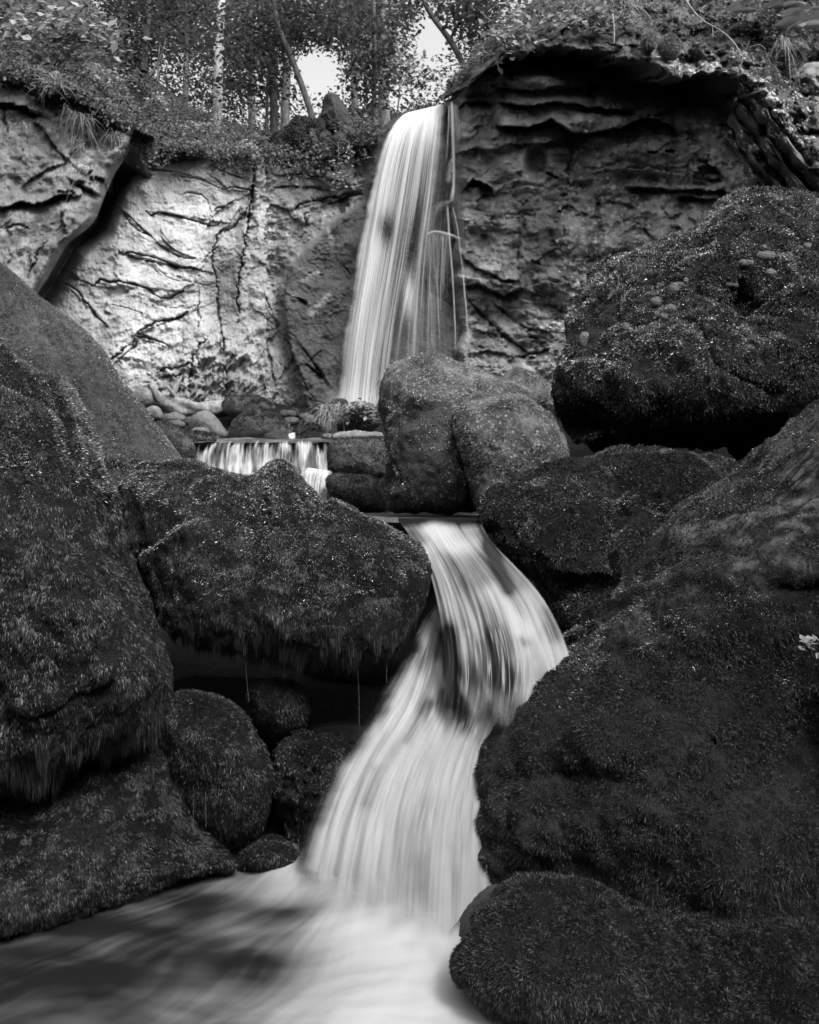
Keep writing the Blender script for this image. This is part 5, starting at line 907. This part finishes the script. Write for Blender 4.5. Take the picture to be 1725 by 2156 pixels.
def grass(label, pts, D, n, ln, wd, tone, seed, group='grass tufts on the rocks', **kw):
    b = U([p[0] for p in pts], [p[1] for p in pts], D); return blades('grass_tuft', None, b, n, ln, wd, M_under, tone, seed, label=label, cat='grass', group=group, **kw)
grass('pale grass tuft at the slope edge above the buttress', [(95, 178), (115, 175), (130, 180)], 10.2, 70, .38, .012, (.12, .36), 1)
grass('long grass hanging down the buttress face', [(150, 235), (165, 245), (175, 255), (185, 250)], 10., 90, .42, .009, (.07, .24), 2, droop=1.9, spread=.9)
grass('grass tuft beside the head of the cleft', [(240, 285), (250, 290), (232, 292)], 10.2, 60, .3, .009, (.07, .22), 3, droop=1.6)
grass('sparse grass tuft low on the buttress', [(45, 268), (52, 272)], 9.95, 34, .32, .01, (.1, .32), 4, droop=1.5)
grass('grass on the buttress under the long hanging tuft', [(160, 300), (175, 320), (185, 345)], 10.05, 70, .32, .01, (.12, .32), 5, droop=1.6)
grass('grass on the brow at the frame top', [(1310, 0), (1325, 4)], 10.2, 60, .45, .012, (.14, .36), 6, droop=1.7)
grass('short grass tuft at the middle of the frame top above the bramble', [(1225, 4), (1232, 8)], 10.6, 40, .35, .012, (.12, .32), 7, droop=1.6)
grass('grass tuft hanging from the brow below the corner fern', [(1648, 92), (1655, 96)], 9.3, 46, .36, .011, (.14, .36), 8, droop=1.8)
grass('clump of long sedge arching over the dark stone by the waterfall foot', [(690, 862), (712, 860), (728, 866)], 8.75, 120, .5, .011, (.14, .42), 9, droop=2., group='plants at the waterfall foot', spread=.8, dirv=(-.2, -.5, .5))
leafy_plant('fern', 'bunch of wet leaves and ferns on the stone at the waterfall foot', 'fern', (750, 875, 8.6), [[(735, 890, 8.5), (745, 865, 8.4), (752, 858, 8.4)], [(755, 890, 8.5), (765, 868, 8.4), (775, 862, 8.4)], [(775, 890, 8.5), (782, 872, 8.4), (788, 870, 8.4)]], 420, .06, (.06, .26), seed=12, sp=.1)
leafy_plant('sprig', 'tiny pale leafy sprig growing on the glistening boulder at the frame edge', 'plant', (1712, 1370, 2.42), [[(1722, 1400, 2.46), (1712, 1375, 2.4), (1706, 1350, 2.38)], [(1726, 1390, 2.44), (1718, 1360, 2.4), (1722, 1340, 2.38)]], 16, .028, (.22, .4), seed=13, sp=.018, r=.002)
leafy_plant('sprig', 'pale little leaves between the cliff and the huge rugged boulder', 'plant', (1180, 740, 7.2), [[(1185, 760, 7.2), (1175, 740, 7.15), (1165, 728, 7.1)], [(1190, 700, 7.2), (1180, 690, 7.15), (1170, 685, 7.1)], [(1178, 790, 7.2), (1168, 775, 7.1), (1158, 765, 7.1)]], 80, .05, (.25, .5), seed=14, sp=.05, r=.004)
br = empty('dead_branch', tuple(U(1500, 60, 9.2)), 'bare pale dead branch hanging down over the brow', 'branch')
mk('branch_stem', *tube_arrays(line3([(1440, -10, 9.8), (1455, 18, 9.5), (1480, 45, 9.3), (1520, 65, 9.2), (1545, 88, 9.1), (1560, 112, 9.05), (1580, 126, 9.)]), (.011, .009, .005), 6), M_drift, br)
for pts in ([(1556, 104, 9.06), (1566, 120, 9), (1558, 142, 9)], [(1560, 112, 9.05), (1572, 104, 9), (1578, 85, 9)], [(1548, 92, 9.1), (1556, 108, 9), (1560, 120, 8.95)], [(1578, 100, 9.), (1600, 92, 8.95), (1612, 104, 8.95)], [(1500, 56, 9.2), (1502, 80, 9.2)]):
    mk('twig', *tube_arrays(line3(pts), (.006, .003), 5), M_drift, br)
tw = empty('hanging_root', tuple(U(1292, 70, 9.9)), 'thin pale root dangling from the brow in the middle', 'root')
mk('root_strand', *tube_arrays(line3([(1290, 30, 10), (1294, 60, 9.9), (1293, 92, 9.85)]), (.012, .005), 5), M_drift, tw)
mk('root_strand', *tube_arrays(line3([(1292, 50, 9.95), (1300, 40, 9.9), (1312, 20, 9.9)]), (.008, .004), 5), M_drift, tw)
for k, (lb, x, y, rx, ry, D) in enumerate([('larger round moss cushion on the lip of the brow', 1412, 98, 22, 26, 9.75), ('smaller moss cushion left of the larger one on the brow', 1366, 88, 17, 21, 9.8)]):
    a = np.linspace(0, 2 * np.pi, 14, endpoint=False); V, Q, N, n = blob([(x + rx * math.cos(t), y + ry * math.sin(t)) for t in a], D, .15, nth=50, nr=20, nb=5, amp=.02, freq=5, seed=k)
    o = mk('moss_cushion', V, Q, M_soil, attrs={'tone': tone_of(n, .05, .09)}, label=lb, cat='moss', group='moss cushions on the brow')
    moss('moss', o, V, Q, 3500, .035, .012, M_mossdry_lit, 80 + k, .4, .9, .8, tone=(.12, .5), clump=9)
# growth on the brow
cover('brow_undergrowth', BROW[::-1], 9000, 311, .05, (.04, .2), M_under, 'low leaves and litter on the rock brow', lo=.25, hi=1., lift=.1)
moss('brow_moss', None, BROW.reshape(-1, 3), grid_faces(*BROW.shape[:2]), 26000, .05, .014, M_mossdry_lit, 91, .9, .6, .9, mask=lambda px, py, c, n: sstep(-.45, -.05, perlin(c * 2.2, 12) + .3 * sstep(90, 20, py)), tone=(.04, .2), clump=5)
bm = bpy.data.objects['brow_moss']; tag(bm, 'shaggy moss growing all over the rock brow', 'moss')
